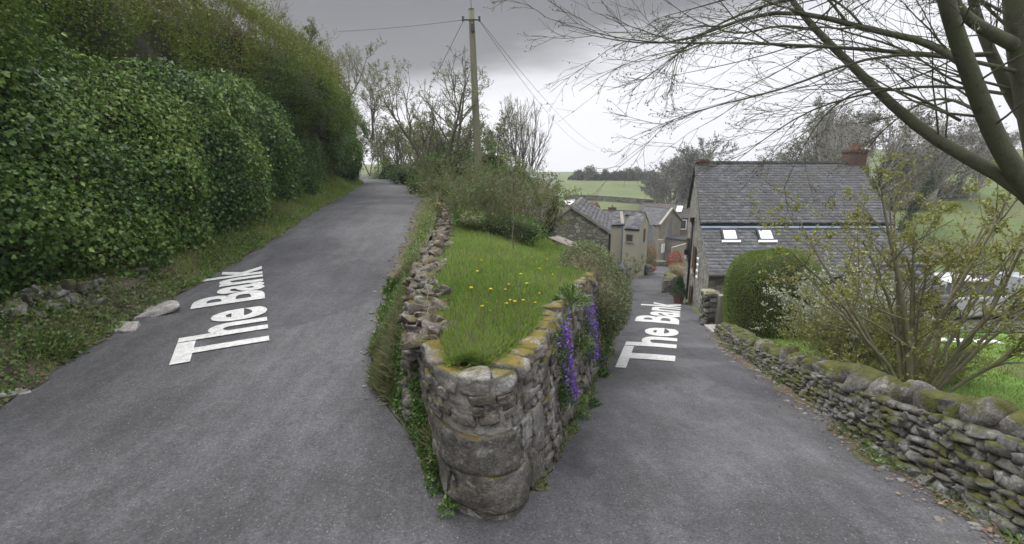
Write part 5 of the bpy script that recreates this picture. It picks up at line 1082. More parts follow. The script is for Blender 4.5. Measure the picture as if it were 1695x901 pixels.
low_wall('garden_wall', 'short garden wall with pale lichened coping against the big house', [p0, (6.9, 16.2), p1], 1.0, .38, M['stone_dry'], M['cope_pale'])
g0 = float(G(6.95, 14.7)); o = MB().box((6.85, 14.75, g0 + .45), (.32, .12, .6)).build('wall_pier', M['ashlar'], loc=(6.85, 14.75, g0), bevel=.02); tag(o, 'dark upright stone slab closing the end of the garden wall beside the hedge', 'pier')
g0 = float(G(6.1, 13.3)); o = MB().box((6.05, 13.35, g0 + .05), (.30, .45, .05)).build('stone_step', M['slab'], loc=(6.05, 13.35, g0), bevel=.02); tag(o, 'pale stone step between the garden wall and the mossy wall', 'step')
# clipped hedge
hp = at(1272, 500, 13.6)
leafy_bush('clipped_hedge', 'big rounded clipped green hedge at the end of the mossy wall', 'hedge', (7.18, 12.9, -1.30), (1.14, 1.0, 1.50), 75000, 'clipped', (.016, .036), .05, 1.8, 17, .06, 'ivy_core', sq=.64, inner=.93)
leafy_bush('clipped_hedge', 'small clipped hedge hump behind the big rounded hedge', 'hedge', (8.5, 13.9, -1.6), (.95, .9, 1.0), 14000, 'clipped', (.02, .045), .06, 1.6, 18, .06, 'twig_brown', inner=.92)
# potted conifer by the gable
q = np.array([8.15, 22.8, float(G(8.15, 22.8)) + .03]); t = thing('potted_conifer', 'small cone-shaped evergreen in a terracotta pot against the gable', 'potted plant', q)
MB().tube(np.array([q, q + [0, 0, .45]]), [.2, .28], 14).build('pot', M['terracotta'], t); n = 3500; hz = rng.random(n); rr = (1 - hz) ** .7 * .42 * rng.random(n) ** .3; a = U(0, 6.28, n)
V, f = leaves_free(q + np.column_stack([np.cos(a) * rr, np.sin(a) * rr, .4 + hz * .95]), U(.03, .07, n)); mk('foliage', V, f, M['conifer'], t, rnd=rng.random(n))
weed(0, 0, None, .15, 150, 'low green plant at the foot of the gable next to the terracotta pot', P=q + [.35, -.4, .02], leaf=(.04, .09))
# low wall with red and tan shrubs beyond the house
low_wall('roadside_wall', 'low rubble wall bulging beyond the gable below the red shrub', [(9.75, 29.5), (11.6, 34), (12.6, 38), (13.6, 40.2)], .9, .5, M['stone_dry'], M['stone_cope'], False, n=2)
leafy_bush('tan_shrub', 'tan and green shrub on the low wall beyond the gable', 'shrub', (13.0, 36.6, -5.7), (.5, 1.8, .7), 4000, 'tan_leaf', (.05, .1), .2, 2, 21, .2, 'twig_brown')
leafy_bush('red_shrub', 'bright red shrub behind the low wall beyond the gable', 'shrub', (14.6, 42.5, -6.0), (.5, .8, .9), 4000, 'red_leaf', (.05, .1), .2, 2, 22, .2, 'twig_brown')

# --- cottages at the bottom of the lane
def cottages():
    # rubble gable facing us
    Y = 30.; apex = at(945, 344, Y); er = at(1007, 384, Y); el = at(888, 384, Y); gz_ = -6.5; dep = 9.
    t = thing('rubble_cottage', 'rubble stone building with its broad gable facing the garden', 'house', (apex[0], Y, gz_)); el[2] = er[2]
    A = [np.array([el[0], Y, gz_]), el, apex, er, np.array([er[0], Y, gz_])]; sh = np.array([1.9, dep, 0]); MB().prism(A, [a + sh for a in A]).build('wall', M['rubble_far'], t)
    o = np.array([0, -.15, .08]); k = norm(er - apex) * .15; k2 = norm(el - apex) * .15
    slates(er + o + k + sh, er + o + k, apex + o, apex + o + sh, 10, .4, M['slate_old'], 'roof', t, .03); slates(el + o + k2, el + o + k2 + sh, apex + o + sh, apex + o, 10, .4, M['slate_old'], 'rear_roof', t, .03)
    MB().bar(apex + [0, -.1, .06], er + [0.1, -.1, -.02], .12, .14).build('verge_coping', M['ashlar'], t); MB().bar(apex + [0, -.1, .06], el + [-.1, -.1, -.02], .12, .14).build('verge_coping', M['ashlar'], t)
    MB().tube(np.array([er + [.08, -.12, -.1], [er[0] + .08, Y - .12, gz_ + .3]]), .07, 8).build('downpipe', M['black'], t)
    # sloping stone coping in front
    a, b = at(913, 392, 17.5), at(962, 412, 15.5)
    o = MB().hexa([a + [-.15, -.1, -.12], b + [-.15, -.1, -.12], b + [.3, .15, -.12], a + [.3, .15, -.12], a + [-.15, -.1, 0], b + [-.15, -.1, 0], b + [.3, .15, .0], a + [.3, .15, 0]]).build('sloping_coping', M['ashlar'], loc=(a + b) / 2)
    tag(o, 'sloping pale stone coping at the far edge of the lawn below the gable', 'coping')
    mb = MB(); mb.hexa([a * [1, 1, 0] + [-.1, -.05, -5], b * [1, 1, 0] + [-.1, -.05, -5], b * [1, 1, 0] + [.22, .1, -5], a * [1, 1, 0] + [.22, .1, -5], a + [-.1, -.05, -.124], b + [-.1, -.05, -.124], b + [.22, .1, -.124], a + [.22, .1, -.124]])
    tag(mb.build('boundary_wall', M['rubble'], loc=(a[0], a[1], -5)), 'rubble wall under the sloping pale coping', 'stone wall')
    # cream house, two sections
    Y2 = 46.; f0, f1 = at(962, 372, Y2 + .8), at(1032, 372, Y2); rz_ = at(1000, 351, Y2 + 2.6)[2]
    t2, inf = box_building('cream_cottage', 'long cream rendered cottage with old slate roof behind the rubble gable', f0, f1, 5.2, float(f1[2]), float(rz_), -10, 'render_cream', 'slate_old', rows=12, wid=.38)
    MB().tube(np.array([f1 + [-.1, -.15, -.1], [f1[0] - .1, f1[1] - .15, -9]]), .06, 6).build('downpipe', M['lead'], t2)
    MB().bar(f1 + [-.1, -.1, .05], np.array([f1[0] + .3, f1[1] + 2.6, rz_ + .05]), .3, .14).build('verge_coping', M['ashlar'], t2)
    Y3 = 44.2; g0, g1 = at(1035, 382, Y3 + .1), at(1058, 380, Y3 - .4); bk = at(1073, 380, Y3 + 4.2) - g1; rz2 = at(1064, 353, Y3 + 1.9)[2]
    t3, inf3 = box_building('tall_cream_cottage', 'tall narrow cream cottage end standing where the lane bends', g0, g1, 4.6, float(g1[2]) + .0, float(rz2), -9.6, 'render_cream', 'slate_old', rows=11, wid=.38, back=bk[:2], over=.06)
    fz = at(1042, 394, Y3)[2]; wc = at(1042, 394, Y3 - .16); wc = np.array([g0[0] + (g1[0] - g0[0]) * .32, 0, fz]); k = (wc[0] - g0[0]) / (g1[0] - g0[0]); wc[1] = g0[1] + (g1[1] - g0[1]) * k - .02
    window(t3, wc, inf3['du'], (0, 0, 1), .62, .68, inf3['n'], .07, 'wood_brown')
    du = norm(np.array([bk[0], bk[1], 0])); nn = np.array([du[1], -du[0], 0]); c = np.array([g1[0] + bk[0] * .55, g1[1] + bk[1] * .55, at(1066, 390, Y3 + 2)[2]]) + nn * .02
    window(t3, c, du, (0, 0, 1), .75, 1.3, nn, .08, 'wood_brown', sill=False)
    # small rubble patch, low wall, flower tubs
    low_wall('boundary_wall', 'small rubble wall against the foot of the tall cream cottage', [(9.4, 41.8), (10.3, 43.3)], .9, .4, M['stone_dry'], M['stone_cope'], False, n=2)
    q = at(1078, 443, 48.5); low_wall('boundary_wall', 'short rubble wall under the red flowers at the cottage corner', [(q[0] - .5, 47.5), (q[0] - .1, 50)], 1.0, .5, M['stone_dry'], M['stone_cope'], False, n=2)
    leafy_bush('orange_shrub', 'tall orange-leaved shrub at the corner of the tall cream cottage', 'shrub', (at(1077, 405, 50)[0], 50.5, -7.2), (.62, .8, 1.5), 3500, 'orange_leaf', (.06, .12), .2, 2, 25, .2, 'twig_brown')
    leafy_bush('red_flower_tub', 'low red flowering plant on the short rubble wall', 'plant', (at(1077, 425, 49)[0], 49, -8.1), (.55, .5, .35), 1500, 'red_leaf', (.06, .1), .2, 2, 26, .12, 'twig_brown')
cottages()
def arch_win(t, c, du, w, h, nrm, label=None):
    c, du, nrm = map(np.array, (c, du, nrm)); pts = [(-w / 2, -h / 2), (w / 2, -h / 2), (w / 2, h * .2)] + [(w / 2 * math.cos(a), h * .2 + h * .3 * math.sin(a)) for a in np.linspace(.3, math.pi - .3, 7)] + [(-w / 2, h * .2)]
    P = np.array([c + du * a + np.array([0, 0, 1]) * b + nrm * .01 for a, b in pts]); o = MB().prism(P, P + nrm * .02).build('window', M['window_lead'], t)
    mb = MB(); Q = [c + du * a * 1.06 + np.array([0, 0, 1]) * b * 1.04 + nrm * .03 for a, b in pts]
    for i in range(len(Q)): mb.bar(Q[i], Q[(i + 1) % len(Q)], .1, .1, up=nrm)
    mb.build('frame', M['ashlar_pale'], o)
M['window_lead'] = mat('leaded_glass', [(.10, .115, .13), (.2, .21, .23)], scale=3, rough=.3, bump=0); M['ashlar_pale'] = mat('pale_dressed_stone', [(.25, .235, .20)], rough=.9, bump=0)
def chapel():
    Y = 62.; f1 = at(1091, 374, Y); f0 = at(1048, 374, Y + 4); rz_ = at(1113, 346, Y + 3.2)[2]; bk = at(1127, 374, Y + 5.5) - f1
    t, inf = box_building('stone_chapel', 'sandstone chapel with steep slate roof and pointed gable at the lane end', f0, f1, 7, float(f1[2]), float(rz_), -12.6, 'ashlar', 'slate', rows=14, wid=.45, over=.05, back=bk[:2], cat='chapel')
    du, n = inf['du'], inf['n']; z3 = lambda p, z: np.array([p[0], p[1], z])
    arch_win(t, z3(f1[:2] - du[:2] * 1.3 + n[:2] * .02, at(1083, 392, Y)[2]), du, 1.0, 2.8, n); arch_win(t, z3(f1[:2] - du[:2] * 3.6 + n[:2] * .02, at(1083, 392, Y)[2]), du, 1.0, 2.8, n)
    gd = norm(np.array([bk[0], bk[1], 0])); gn = np.array([gd[1], -gd[0], 0]); arch_win(t, z3(f1[:2] + bk[:2] * .5 + gn[:2] * .02, at(1112, 378, Y + 3)[2]), gd, 1.0, 3.2, gn)
    m = f1[:2] + bk[:2] / 2
    for a_, b_ in ((z3(f1[:2], f1[2]), z3(m, rz_)), (z3(m, rz_), z3(f1[:2] + bk[:2], f1[2]))): MB().bar(a_ + [.05, -.05, .12], b_ + [.05, -.05, .12], .3, .2).build('gable_coping', M['ashlar_pale'], t)
    q = z3(f1[:2], 0) + gn * .3; MB().box((q[0], q[1], -9.6), (.35, .35, 2.6)).build('buttress', M['ashlar'], t)
    pc = z3(f1[:2] + bk[:2] * .55, 0) + gn * 1.3; R = np.stack([gd, [0, 0, 1], gn], 1); pt = at(1110, 397, Y + 1)[2]; pb = -12.6
    MB().box((pc[0], pc[1], (pt + pb) / 2), (1.6, (pt - pb) / 2, 1.25), R).build('porch', M['ashlar'], t); MB().box((pc[0], pc[1], pt + .08), (1.75, .08, 1.4), R).build('porch_roof', M['lead_dark'], t)
    dc = pc + gn * 1.26 - gd * .45; dz = at(1108, 412, Y)[2]; MB().box((dc[0], dc[1], dz), (.5, 1.05, .02), R).build('door', M['wood_dark'], t)
    dc2 = pc + gn * 1.28 - gd * .75; MB().box((dc2[0], dc2[1], dz + .1), (.12, .7, .02), R).build('door_panel', M['red_paint'], t)
    nb = z3(f1[:2], at(1091, 410, Y)[2]) + gn * .72; MB().box(nb, (.42, .58, .04), R).build('notice_board', M['white'], t)
    q = at(1085, 430, 60); low_wall('churchyard_wall', 'low stone wall in front of the chapel windows', [(q[0] - 1.4, 61.2), (q[0] + 1.3, 59.8)], .7, .4, M['stone_dry'], M['cope_pale'], n=2)
    q = at(1117, 428, 60); o = MB().box((q[0], 60, -10.2), (.6, .3, 1.0)).build('gate_pier', M['ashlar'], loc=(q[0], 60, -11.2), bevel=.04); tag(o, 'square stone gate pier right of the chapel door', 'pier')
    q = at(1122, 418, 58); o = MB().hexa([q + [-.7, 0, -2], q + [1.8, 0, -2], q + [1.8, .4, -2], q + [-.7, .4, -2], q + [-.7, 0, .6], q + [1.8, 0, 1.3], q + [1.8, .4, 1.3], q + [-.7, .4, .6]]).build('boundary_wall', M['ashlar'], loc=q); tag(o, 'sloping stone wall right of the chapel gate pier', 'stone wall')
M['lead_dark'] = mat('dark_roof_felt', [(.05, .05, .055)], rough=.8, bump=0); M['wood_dark'] = mat('dark_door_wood', [(.03, .022, .018)], rough=.7, bump=0); M['red_paint'] = mat('dull_red_paint', [(.28, .12, .10)], rough=.6, bump=0)
chapel()
def far_roofs():
    f0, f1 = at(1056, 352, 84), at(1165, 352, 80); rz_ = at(1100, 338, 88)[2]
    t, _ = box_building('long_barn', 'long dark-roofed barn behind the chapel', f0, f1, 12, float(f1[2]), float(rz_), -13, 'rubble_far', 'slate_brown', rows=14, wid=.6)
    f0, f1 = at(1121, 362, 70), at(1150, 362, 69); rz_ = at(1130, 346, 73)[2]
    t, i = box_building('lean_house', 'small stone house with a bright roof window between chapel and gable', f0, f1, 6, float(f1[2]), float(rz_), -13, 'ashlar', 'slate_brown', rows=9, wid=.5, over=.1)
    c = at(1124, 351, 70.9); MB().hexa([c + [-.5, 0, 0], c + [.35, 0, 0], c + [.9, 1.0, .75], c + [.0, 1.0, .75], c + [-.5, 0, .06], c + [.35, 0, .06], c + [.9, 1., .81], c + [.0, 1., .81]]).build('roof_window', M['white'], t)
    window(t, at(1131, 372, 69.4), (1, 0, 0), (0, 0, 1), .9, 1.4, (0, -1, 0), .1, 'white', 'darkglass')
    f0, f1 = at(938, 340, 60), at(962, 340, 60); rz_ = at(950, 333, 62)[2]
    t, i = box_building('pale_roofed_house', 'distant house with a pale sheet roof and brick chimney above the rubble gable', f0, f1, 5, float(f1[2]), float(rz_), -11, 'render_cream', 'white', rows=2, wid=.8, over=.05)
    chimney(t, at(958, 347, 58.5), .9, .6, 1.3, 1)
    f0, f1 = at(990, 356, 66), at(1045, 356, 64); rz_ = at(1010, 350, 67)[2]
    t, i = box_building('hidden_cottage', 'roof of a cottage behind the long cream cottage with a small red chimney', f0, f1, 6, float(f1[2]), float(rz_), -11, 'render_cream', 'slate_brown', rows=8, wid=.5)
    chimney(t, at(1013, 353, 65), 1., .6, .8, 1)
    for px, lab in ((983, 'orange autumn-toned shrub below the field wall'), (966, 'small red-brown shrub below the field wall')): q = at(px, 343, 90); leafy_bush('orange_shrub', lab, 'shrub', q, (1.0 if px > 970 else .6, .8, .9), 1200, 'orange_leaf', (.12, .25), .2, 2, 28, .2, 'twig_brown')
    q = at(962, 318, 75); MB().tube(np.array([at(962, 345, 75) - [0, 0, 2], q]), .06, 6).build('thin_mast', M['wire'], loc=q); tag(bpy.data.objects['thin_mast'], 'thin grey mast rising behind the rubble gable', 'mast')
M['slate_brown'] = mat('brown_grey_slate', [(.075, .065, .06), (.11, .095, .085)], scale=.8, rough=.9, bump=.2, rnd=.2)
far_roofs()
# field wall on the far slope
def field_wall(pts, label, h=1.2, m='stone_dry'):
    P = np.array([at(px, py, Y)[:2] for px, py, Y in pts]); low_wall('field_wall', label, [tuple(p) for p in P], h, .6, M[m], M['stone_cope'], False, (4, .5, 1.4), 2)
field_wall([(935, 335, 122), (985, 334, 120), (1040, 338, 116), (1085, 345, 112)], 'long dark dry stone wall crossing the far green field')

# ------------------------------------------------------------------ right garden
def car(name, label, c, rz, m, L=4.1, W=1.7, H=1.45):
    t = thing(name, label, 'car', c); t.rotation_euler = (0, 0, rz); ORG[t.name] = np.zeros(3)
    prof = [(-.5, .16), (-.5, .42), (-.47, .56), (-.40, .62), (-.33, .64), (.24, .64), (.28, .62), (.46, .55), (.5, .42), (.5, .16)]
    def ext(pr, w0, z_in=0):
        A = [np.array([x * L, -w0 / 2, z * H]) for x, z in pr]; B = [np.array([x * L, w0 / 2, z * H]) for x, z in pr]; return A, B
    A, B = ext(prof, W); MB().prism(A, B).build('body', m, t, bevel=.05)
    A = [np.array([x * L, s, z * H]) for x, z, s in ((-.44, .63, -W * .46), (-.33, .98, -W * .37), (.06, 1., -W * .37), (.25, .63, -W * .46))]; B = [p * [1, -1, 1] for p in A]; MB().prism(A, B).build('windows', M['darkglass'], t, bevel=.03)
    A = [np.array([x * L, s, z * H]) for x, z, s in ((-.32, .975, -W * .375), (-.30, 1.01, -W * .36), (.04, 1.03, -W * .36), (.07, .99, -W * .375))]; B = [p * [1, -1, 1] for p in A]; MB().prism(A, B).build('roof', m, t)
    for sx in (-.3, .31):
        for s in (-1, 1):
            p = np.array([sx * L, s * (W / 2 - .08), .31]); w = MB().tube(np.array([p - [0, .1, 0], p + [0, .1, 0]]), [.31, .31], 18).build('wheel', M['black'], t); MB().tube(np.array([p - [0, .11, 0], p + [0, .11, 0]]), [.18, .18], 12).build('rim', M['lead'], w)
    for s in (-1, 1): MB().box((L / 2 - .04, s * W * .36, .62), (.06, .16, .08)).build('headlight', M['white'], t); MB().box((L * .2, s * (W / 2 + .08), .95), (.07, .1, .07)).build('mirror', m, t)
    return t
M['paint_blue'] = mat('dark_blue_car_paint', [(.03, .05, .12)], rough=.25, bump=0, spec=.6); M['paint_silver'] = mat('silver_car_paint', [(.22, .225, .24)], rough=.25, bump=0, spec=.6); M['paint_white'] = mat('white_car_paint', [(.42, .42, .43)], rough=.25, bump=0, spec=.6)
q = at(1036, 441, 40); car('parked_car', 'dark blue car parked at the cream cottage half hidden by the bush', (9.0, 40, float(G(9.0, 40)) + .05), 1.25, M['paint_blue'])
def right_garden():
    n = 60000; y = 1.5 + rng.random(n) * 13; x = RR(y) + .62 + rng.random(n) ** 1.2 * 7; p = np.column_stack([x, y, G(x, y) - .01])
    V, f = leafq(p, norm(np.array([0, 0, 1.]) + rng.normal(size=(n, 3)) * .45), rng.normal(size=(n, 3)), U(.05, .12, n), .12, 0); struct('garden_grass', V, f, M['grass'], kind='stuff', rnd=np.clip(rng.random(n), 0, 1))
    V, Fq = sheet(lambda a, b: np.column_stack([RR(b) + .5 + a * 8, b, G(RR(b) + .5 + a * 8, b) + .012]), np.linspace(0, 1, 20), np.linspace(-2, 15, 60)); struct('garden_ground', V, Fq, M['lawn'], smooth=True)
    # white low wall seen through the shrub
    for (px0, py0, px1, py1, Y, lab) in [(1565, 573, 1668, 578, 11.5, 'white-topped low garden wall behind the right half of the budding shrub'), (1478, 568, 1556, 592, 11.0, 'white-topped low garden wall behind the left half of the budding shrub')]:
        a, b = at(px0, py0, Y), at(px1, py1, Y - .4); t = thing('low_white_wall', lab, 'garden wall', (*((a + b) / 2)[:2], float(G(a[0], a[1])) - .2)); gz = min(G(a[0], a[1]), G(b[0], b[1])) - .3
        MB().hexa([[a[0], a[1], gz], [b[0], b[1], gz], [b[0], b[1] + .3, gz], [a[0], a[1] + .3, gz], a, b, b + [0, .3, 0], a + [0, .3, 0]]).build('wall', M['ashlar'], t); MB().hexa([a + [-.05, -.08, .003], b + [.05, -.08, .003], b + [.05, .38, .003], a + [-.05, .38, .003], a + [-.05, -.08, .09], b + [.05, -.08, .09], b + [.05, .38, .09], a + [-.05, .38, .09]]).build('coping', M['white'], t)
    for (px, Y, rz, m, lab) in [(1490, 17.5, .2, 'paint_blue', 'dark blue car parked behind the white-topped wall'), (1590, 17, .1, 'paint_white', 'white car parked behind the budding shrub'), (1680, 17.5, 3.2, 'paint_silver', 'silver car parked at the right edge of the picture')]:
        x = (px - CX) / F * Y * 1.04; car('parked_car', lab, (x, Y, float(G(x, Y)) + .12), rz, M[m])
    V, Fq = sheet(lambda a, b: np.column_stack([a, b, G(a, b) + .05]), np.linspace(11.5, 30, 30), np.linspace(13.2, 21, 20)); struct('car_park', V, Fq, M['asphalt'], smooth=True)
    f0, f1 = at(1545, 520, 24), at(1740, 515, 24); t, i = box_building('pink_stone_house', 'reddish stone house behind the parked cars at the right', f0, f1, 6, float(f1[2]) + .35, float(f1[2]) + 1.2, -6.5, 'rubble_red', 'slate_brown', rows=10, wid=.35)
    for k in (.15, .38, .6): window(t, np.array([f0[0] + (f1[0] - f0[0]) * k, f0[1] + (f1[1] - f0[1]) * k - .03, f1[2] - .9]), i['du'], (0, 0, 1), .9, 1.0, i['n'], .07, 'white', 'darkglass', bars=1)
M['rubble_red'] = mat('reddish_rubble', [(.2, .16, .14), (.3, .24, .21)], scale=2, rough=.95, bump=.6, bdist=.04, stretch=(1, 1, 1.7), vor=(3.4, [(.17, .12, .10), (.28, .22, .19), (.36, .32, .29), (.2, .17, .15)], (.2, .18, .16), .07))
right_garden()
# shrubs in the garden
q = at(1570, 655, 6.4); bs = np.array([6.15, 6.8, float(G(6.15, 6.8))])
twig_plant('budding_shrub', 'big multi-stemmed shrub with fresh olive leaves behind the mossy wall', 'shrub', bs, 3.0, 1.9, 20, 'bark_olive', 'olive_leaf', 11500, (.025, .06), .32, .036, 6, 4, .42, .05, .6, k3=3, sides=(7, 5, 4, 3), wob=.09, rmin=.0028, top_only=.12)
bs = np.array([6.55, 8.9, float(G(6.55, 8.9))])
twig_plant('variegated_shrub', 'pale variegated shrub with whitish leaf tips next to the clipped hedge', 'shrub', bs, 1.75, 1.15, 60, 'bark_olive', 'pale_leaf', 10000, (.03, .065), .3, .012, 6, 4, .5, .05, .5, rmin=.003)
bs = np.array([6.3, 7.9, float(G(6.3, 7.9))]); twig_plant('green_shrub', 'low yellow-green shrub with arching shoots just behind the mossy wall', 'shrub', bs, 1.15, 1.5, 110, 'bark_olive', 'olive_leaf', 17000, (.02, .05), .6, .008, 6, 4, .5, .03, .6, rmin=.0025)
q = np.array([4.9, 5.0, float(G(4.9, 5))]); weed(0, 0, None, .25, 300, 'loose green weeds behind the near end of the mossy wall', P=q + [.6, 0, 0], leaf=(.04, .09))

# ------------------------------------------------------------------ overhanging tree at the right
def overhang():
    base = np.array([8.6, 5.6, float(G(8.6, 5.6)) - .2]); fork = at(1730, 345, 5.9)
    t = thing('overhanging_tree', 'large mossy tree at the right edge with bare budding limbs over the garden', 'tree', base)
    def poly(pts, r0, r1, n=14):
        r0, r1 = r0 * .86, r1 * .86
        P = np.array(pts, float); d = np.r_[0, np.cumsum(np.linalg.norm(np.diff(P, axis=0), axis=1))]; u = np.linspace(0, d[-1], n); Q = np.stack([np.interp(u, d, P[:, i]) for i in range(3)], 1)
        for _ in range(2): Q[1:-1] = (Q[:-2] + 2 * Q[1:-1] + Q[2:]) / 4
        return Q, np.linspace(r0, r1, n) ** 1.0
    L = []
    L.append(poly([base, base + [-.15, .1, 1.0], fork + [.15, 0, -.3], fork], .30, .2))
    L.append(poly([fork, at(1678, 285, 5.9), at(1640, 215, 5.8), at(1605, 120, 5.6), at(1575, 40, 5.4), at(1550, -60, 5.2), at(1530, -200, 5.2)], .135, .06))      # A
    L.append(poly([fork + [0, 0, -.05], at(1690, 298, 5.9), at(1600, 265, 6.2), at(1520, 215, 6.5), at(1450, 150, 6.7), at(1395, 90, 6.9), at(1345, 50, 7.0), at(1300, -10, 7.1), at(1270, -70, 7.2)], .105, .03))  # B
    L.append(poly([fork + [.2, .1, 0], at(1712, 200, 6.1), at(1690, 90, 6.1), at(1680, -40, 6.0), at(1670, -200, 6.0)], .19, .12))   # D
    L.append(poly([at(1712, 215, 6.1), at(1680, 170, 6.3), at(1650, 110, 6.4), at(1620, 40, 6.5), at(1600, -40, 6.6)], .09, .05))
    L.append(poly([at(1690, 80, 6.1), at(1640, 55, 5.9), at(1600, 30, 5.7), at(1560, -20, 5.6)], .09, .05))
    LV0 = L
    M0 = []
    M0.append(poly([at(1600, 110, 5.6), at(1530, 55, 6.0), at(1450, 62, 6.2), at(1390, 30, 6.3), at(1330, 20, 6.4), at(1270, 15, 6.5), at(1215, 30, 6.6), at(1150, 70, 6.8), at(1050, 75, 7.0), at(940, 50, 7.1)], .05, .003, 16))
    M0.append(poly([at(1640, 90, 6.2), at(1560, 95, 6.2), at(1480, 85, 6.2), at(1390, 78, 6.3), at(1300, 75, 6.4), at(1200, 68, 6.5), at(1100, 75, 6.6), at(1000, 62, 6.8), at(900, 28, 7.0)], .035, .003, 16))
    M0.append(poly([at(1690, 120, 6.1), at(1600, 98, 5.9), at(1500, 85, 6.0), at(1420, 95, 6.2), at(1300, 150, 6.4), at(1200, 170, 6.6), at(1130, 190, 6.8), at(1040, 230, 7.0)], .03, .003, 16))
    M0.append(poly([at(1660, 155, 6.2), at(1560, 140, 6.3), at(1450, 150, 6.4), at(1340, 180, 6.5), at(1250, 240, 6.6), at(1180, 300, 6.7)], .025, .003, 16))
    M0.append(poly([at(1350, 50, 7.0), at(1290, 40, 7.0), at(1220, 60, 7.1), at(1140, 30, 7.2), at(1090, -10, 7.3)], .022, .003, 16))
    M0.append(poly([at(1550, -60, 5.2), at(1450, -20, 5.6), at(1330, -10, 6.2), at(1230, 20, 6.6), at(1150, 60, 6.8), at(1080, 130, 7.0)], .04, .003, 16))
    M0.append(poly([at(1590, 200, 6.0), at(1500, 150, 6.2), at(1430, 140, 6.4), at(1360, 190, 6.5), at(1320, 260, 6.6), at(1290, 330, 6.7)], .022, .003, 16))
    M0.append(poly([at(1680, -40, 6.0), at(1560, -60, 6.0), at(1450, -50, 6.2), at(1330, -40, 6.4), at(1200, 0, 6.6), at(1090, 30, 6.8)], .05, .003, 16))
    M0.append(poly([at(1630, 190, 5.9), at(1570, 160, 6.4), at(1520, 170, 6.9), at(1460, 215, 7.2), at(1400, 290, 7.4)], .025, .003, 16))
    Vs, Fs, o = [], [], 0
    for Q, R in LV0: V, f = tubes(Q[None], R[None], 12); Vs.append(V); Fs.append(f + o); o += len(V)
    mk('trunk', np.vstack(Vs), np.vstack(Fs), M['bark'], t, smooth=True)
    P0 = np.array([q for q, r in M0]); R0 = np.array([r for q, r in M0]); PB = np.array([LV0[i][0] for i in (1, 2, 3, 4, 5)]); RB = np.array([LV0[i][1] for i in (1, 2, 3, 4, 5)])
    P1, R1 = grow(P0, R0, 13, .30, .55, 6, -.015, .10, .12, rf=.55, rmin=.005, tv=(-.3, .1, .6)); Pb, Rb = grow(PB, RB, 9, .42, .8, 6, .0, .12, .25, rf=.18, rmin=.006, tv=(-1, 0, .4), tip=.12)
    P1 = np.concatenate([P1, Pb]); R1 = np.concatenate([R1, Rb]); P2, R2 = grow(P1, R1, 5, .55, .5, 5, -.01, .12, .15, rf=.6, rmin=.0033); P3, R3 = grow(P2, R2, 3, .5, .6, 4, -.02, .14, .2, rf=.7, rmin=.0025)
    V, f = join([(P0, R0), (P1, R1), (P2, R2), (P3, R3)], [7, 5, 4, 3]); cr = mk('crown', V, f, M['bark'], t, smooth=True)
    tips = np.concatenate([P2[:, -1], P3[:, -1], P3[:, 2]]); sel = rng.random(len(tips)) < .5; tips = tips[sel]; n = len(tips)
    V, f = leaves_free(tips, U(.02, .042, n), .55); mk('buds', V, f, M['bud'], cr, rnd=rng.random(n))
overhang()

# ------------------------------------------------------------------ distant trees
def proto_tree(seed, h, k, forks=1, ivy=0, name='bare_tree', leafn=0, label='', ang=(.6, .6, .7), lf=(.55, .5, .5), r=.22, rm=.018, m='bark_far'):
    global rng, U
    rng = np.random.default_rng(seed); U = rng.uniform
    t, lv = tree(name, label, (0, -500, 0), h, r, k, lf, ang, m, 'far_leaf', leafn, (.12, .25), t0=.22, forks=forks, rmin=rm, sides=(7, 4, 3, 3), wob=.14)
    if ivy:
        n = 4500; q, _ = along(lv[0][0], n); q = q[q[:, 2] < h * .75]; n = len(q); q = q + rng.normal(size=(n, 3)) * [.28, .28, .1]; V, f = leaves_free(q, U(.10, .2, n)); mk('ivy_leaves', V, f, M['conifer'], t, rnd=rng.random(n))
    return t
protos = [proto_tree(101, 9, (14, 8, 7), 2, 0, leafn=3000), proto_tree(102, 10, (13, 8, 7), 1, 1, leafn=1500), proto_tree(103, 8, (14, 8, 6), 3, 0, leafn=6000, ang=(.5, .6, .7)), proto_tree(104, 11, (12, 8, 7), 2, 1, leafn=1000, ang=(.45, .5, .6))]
def place(i, px, Y, sc, label, group=None, dy=0.):
    x = (px - CX) / F * Y * 1.02; return dup(protos[i], (x, Y, float(G(x, Y)) - .2 + dy), U(0, 6.28), (sc * U(.9, 1.15), sc * U(.9, 1.15), sc), label, group)
rng = np.random.default_rng(5); U = rng.uniform
GRP = 'bare trees on the slope behind the big house'
LB = 'bare twiggy tree in the row on the slope behind the big house roof'
ORD = 'first second third fourth fifth sixth seventh eighth ninth tenth eleventh twelfth thirteenth fourteenth fifteenth sixteenth seventeenth eighteenth nineteenth twentieth'.split()
for j_, px in enumerate(range(1083, 1140, 11)):
    place(int(rng.integers(0, 3)), px, U(95, 110), U(1.25, 1.6) * (1 if px > 1095 else .8), 'bare tree at the field edge left of the big house, %s from the left' % ORD[j_], 'bare trees left of the house')
for j_, px in enumerate(range(1147, 1400, 17)):
    place(int(rng.integers(0, 3)), px, U(66, 86), U(.9, 1.25), 'bare tree on the slope behind the big roof, %s from the left chimney' % ORD[j_], GRP)
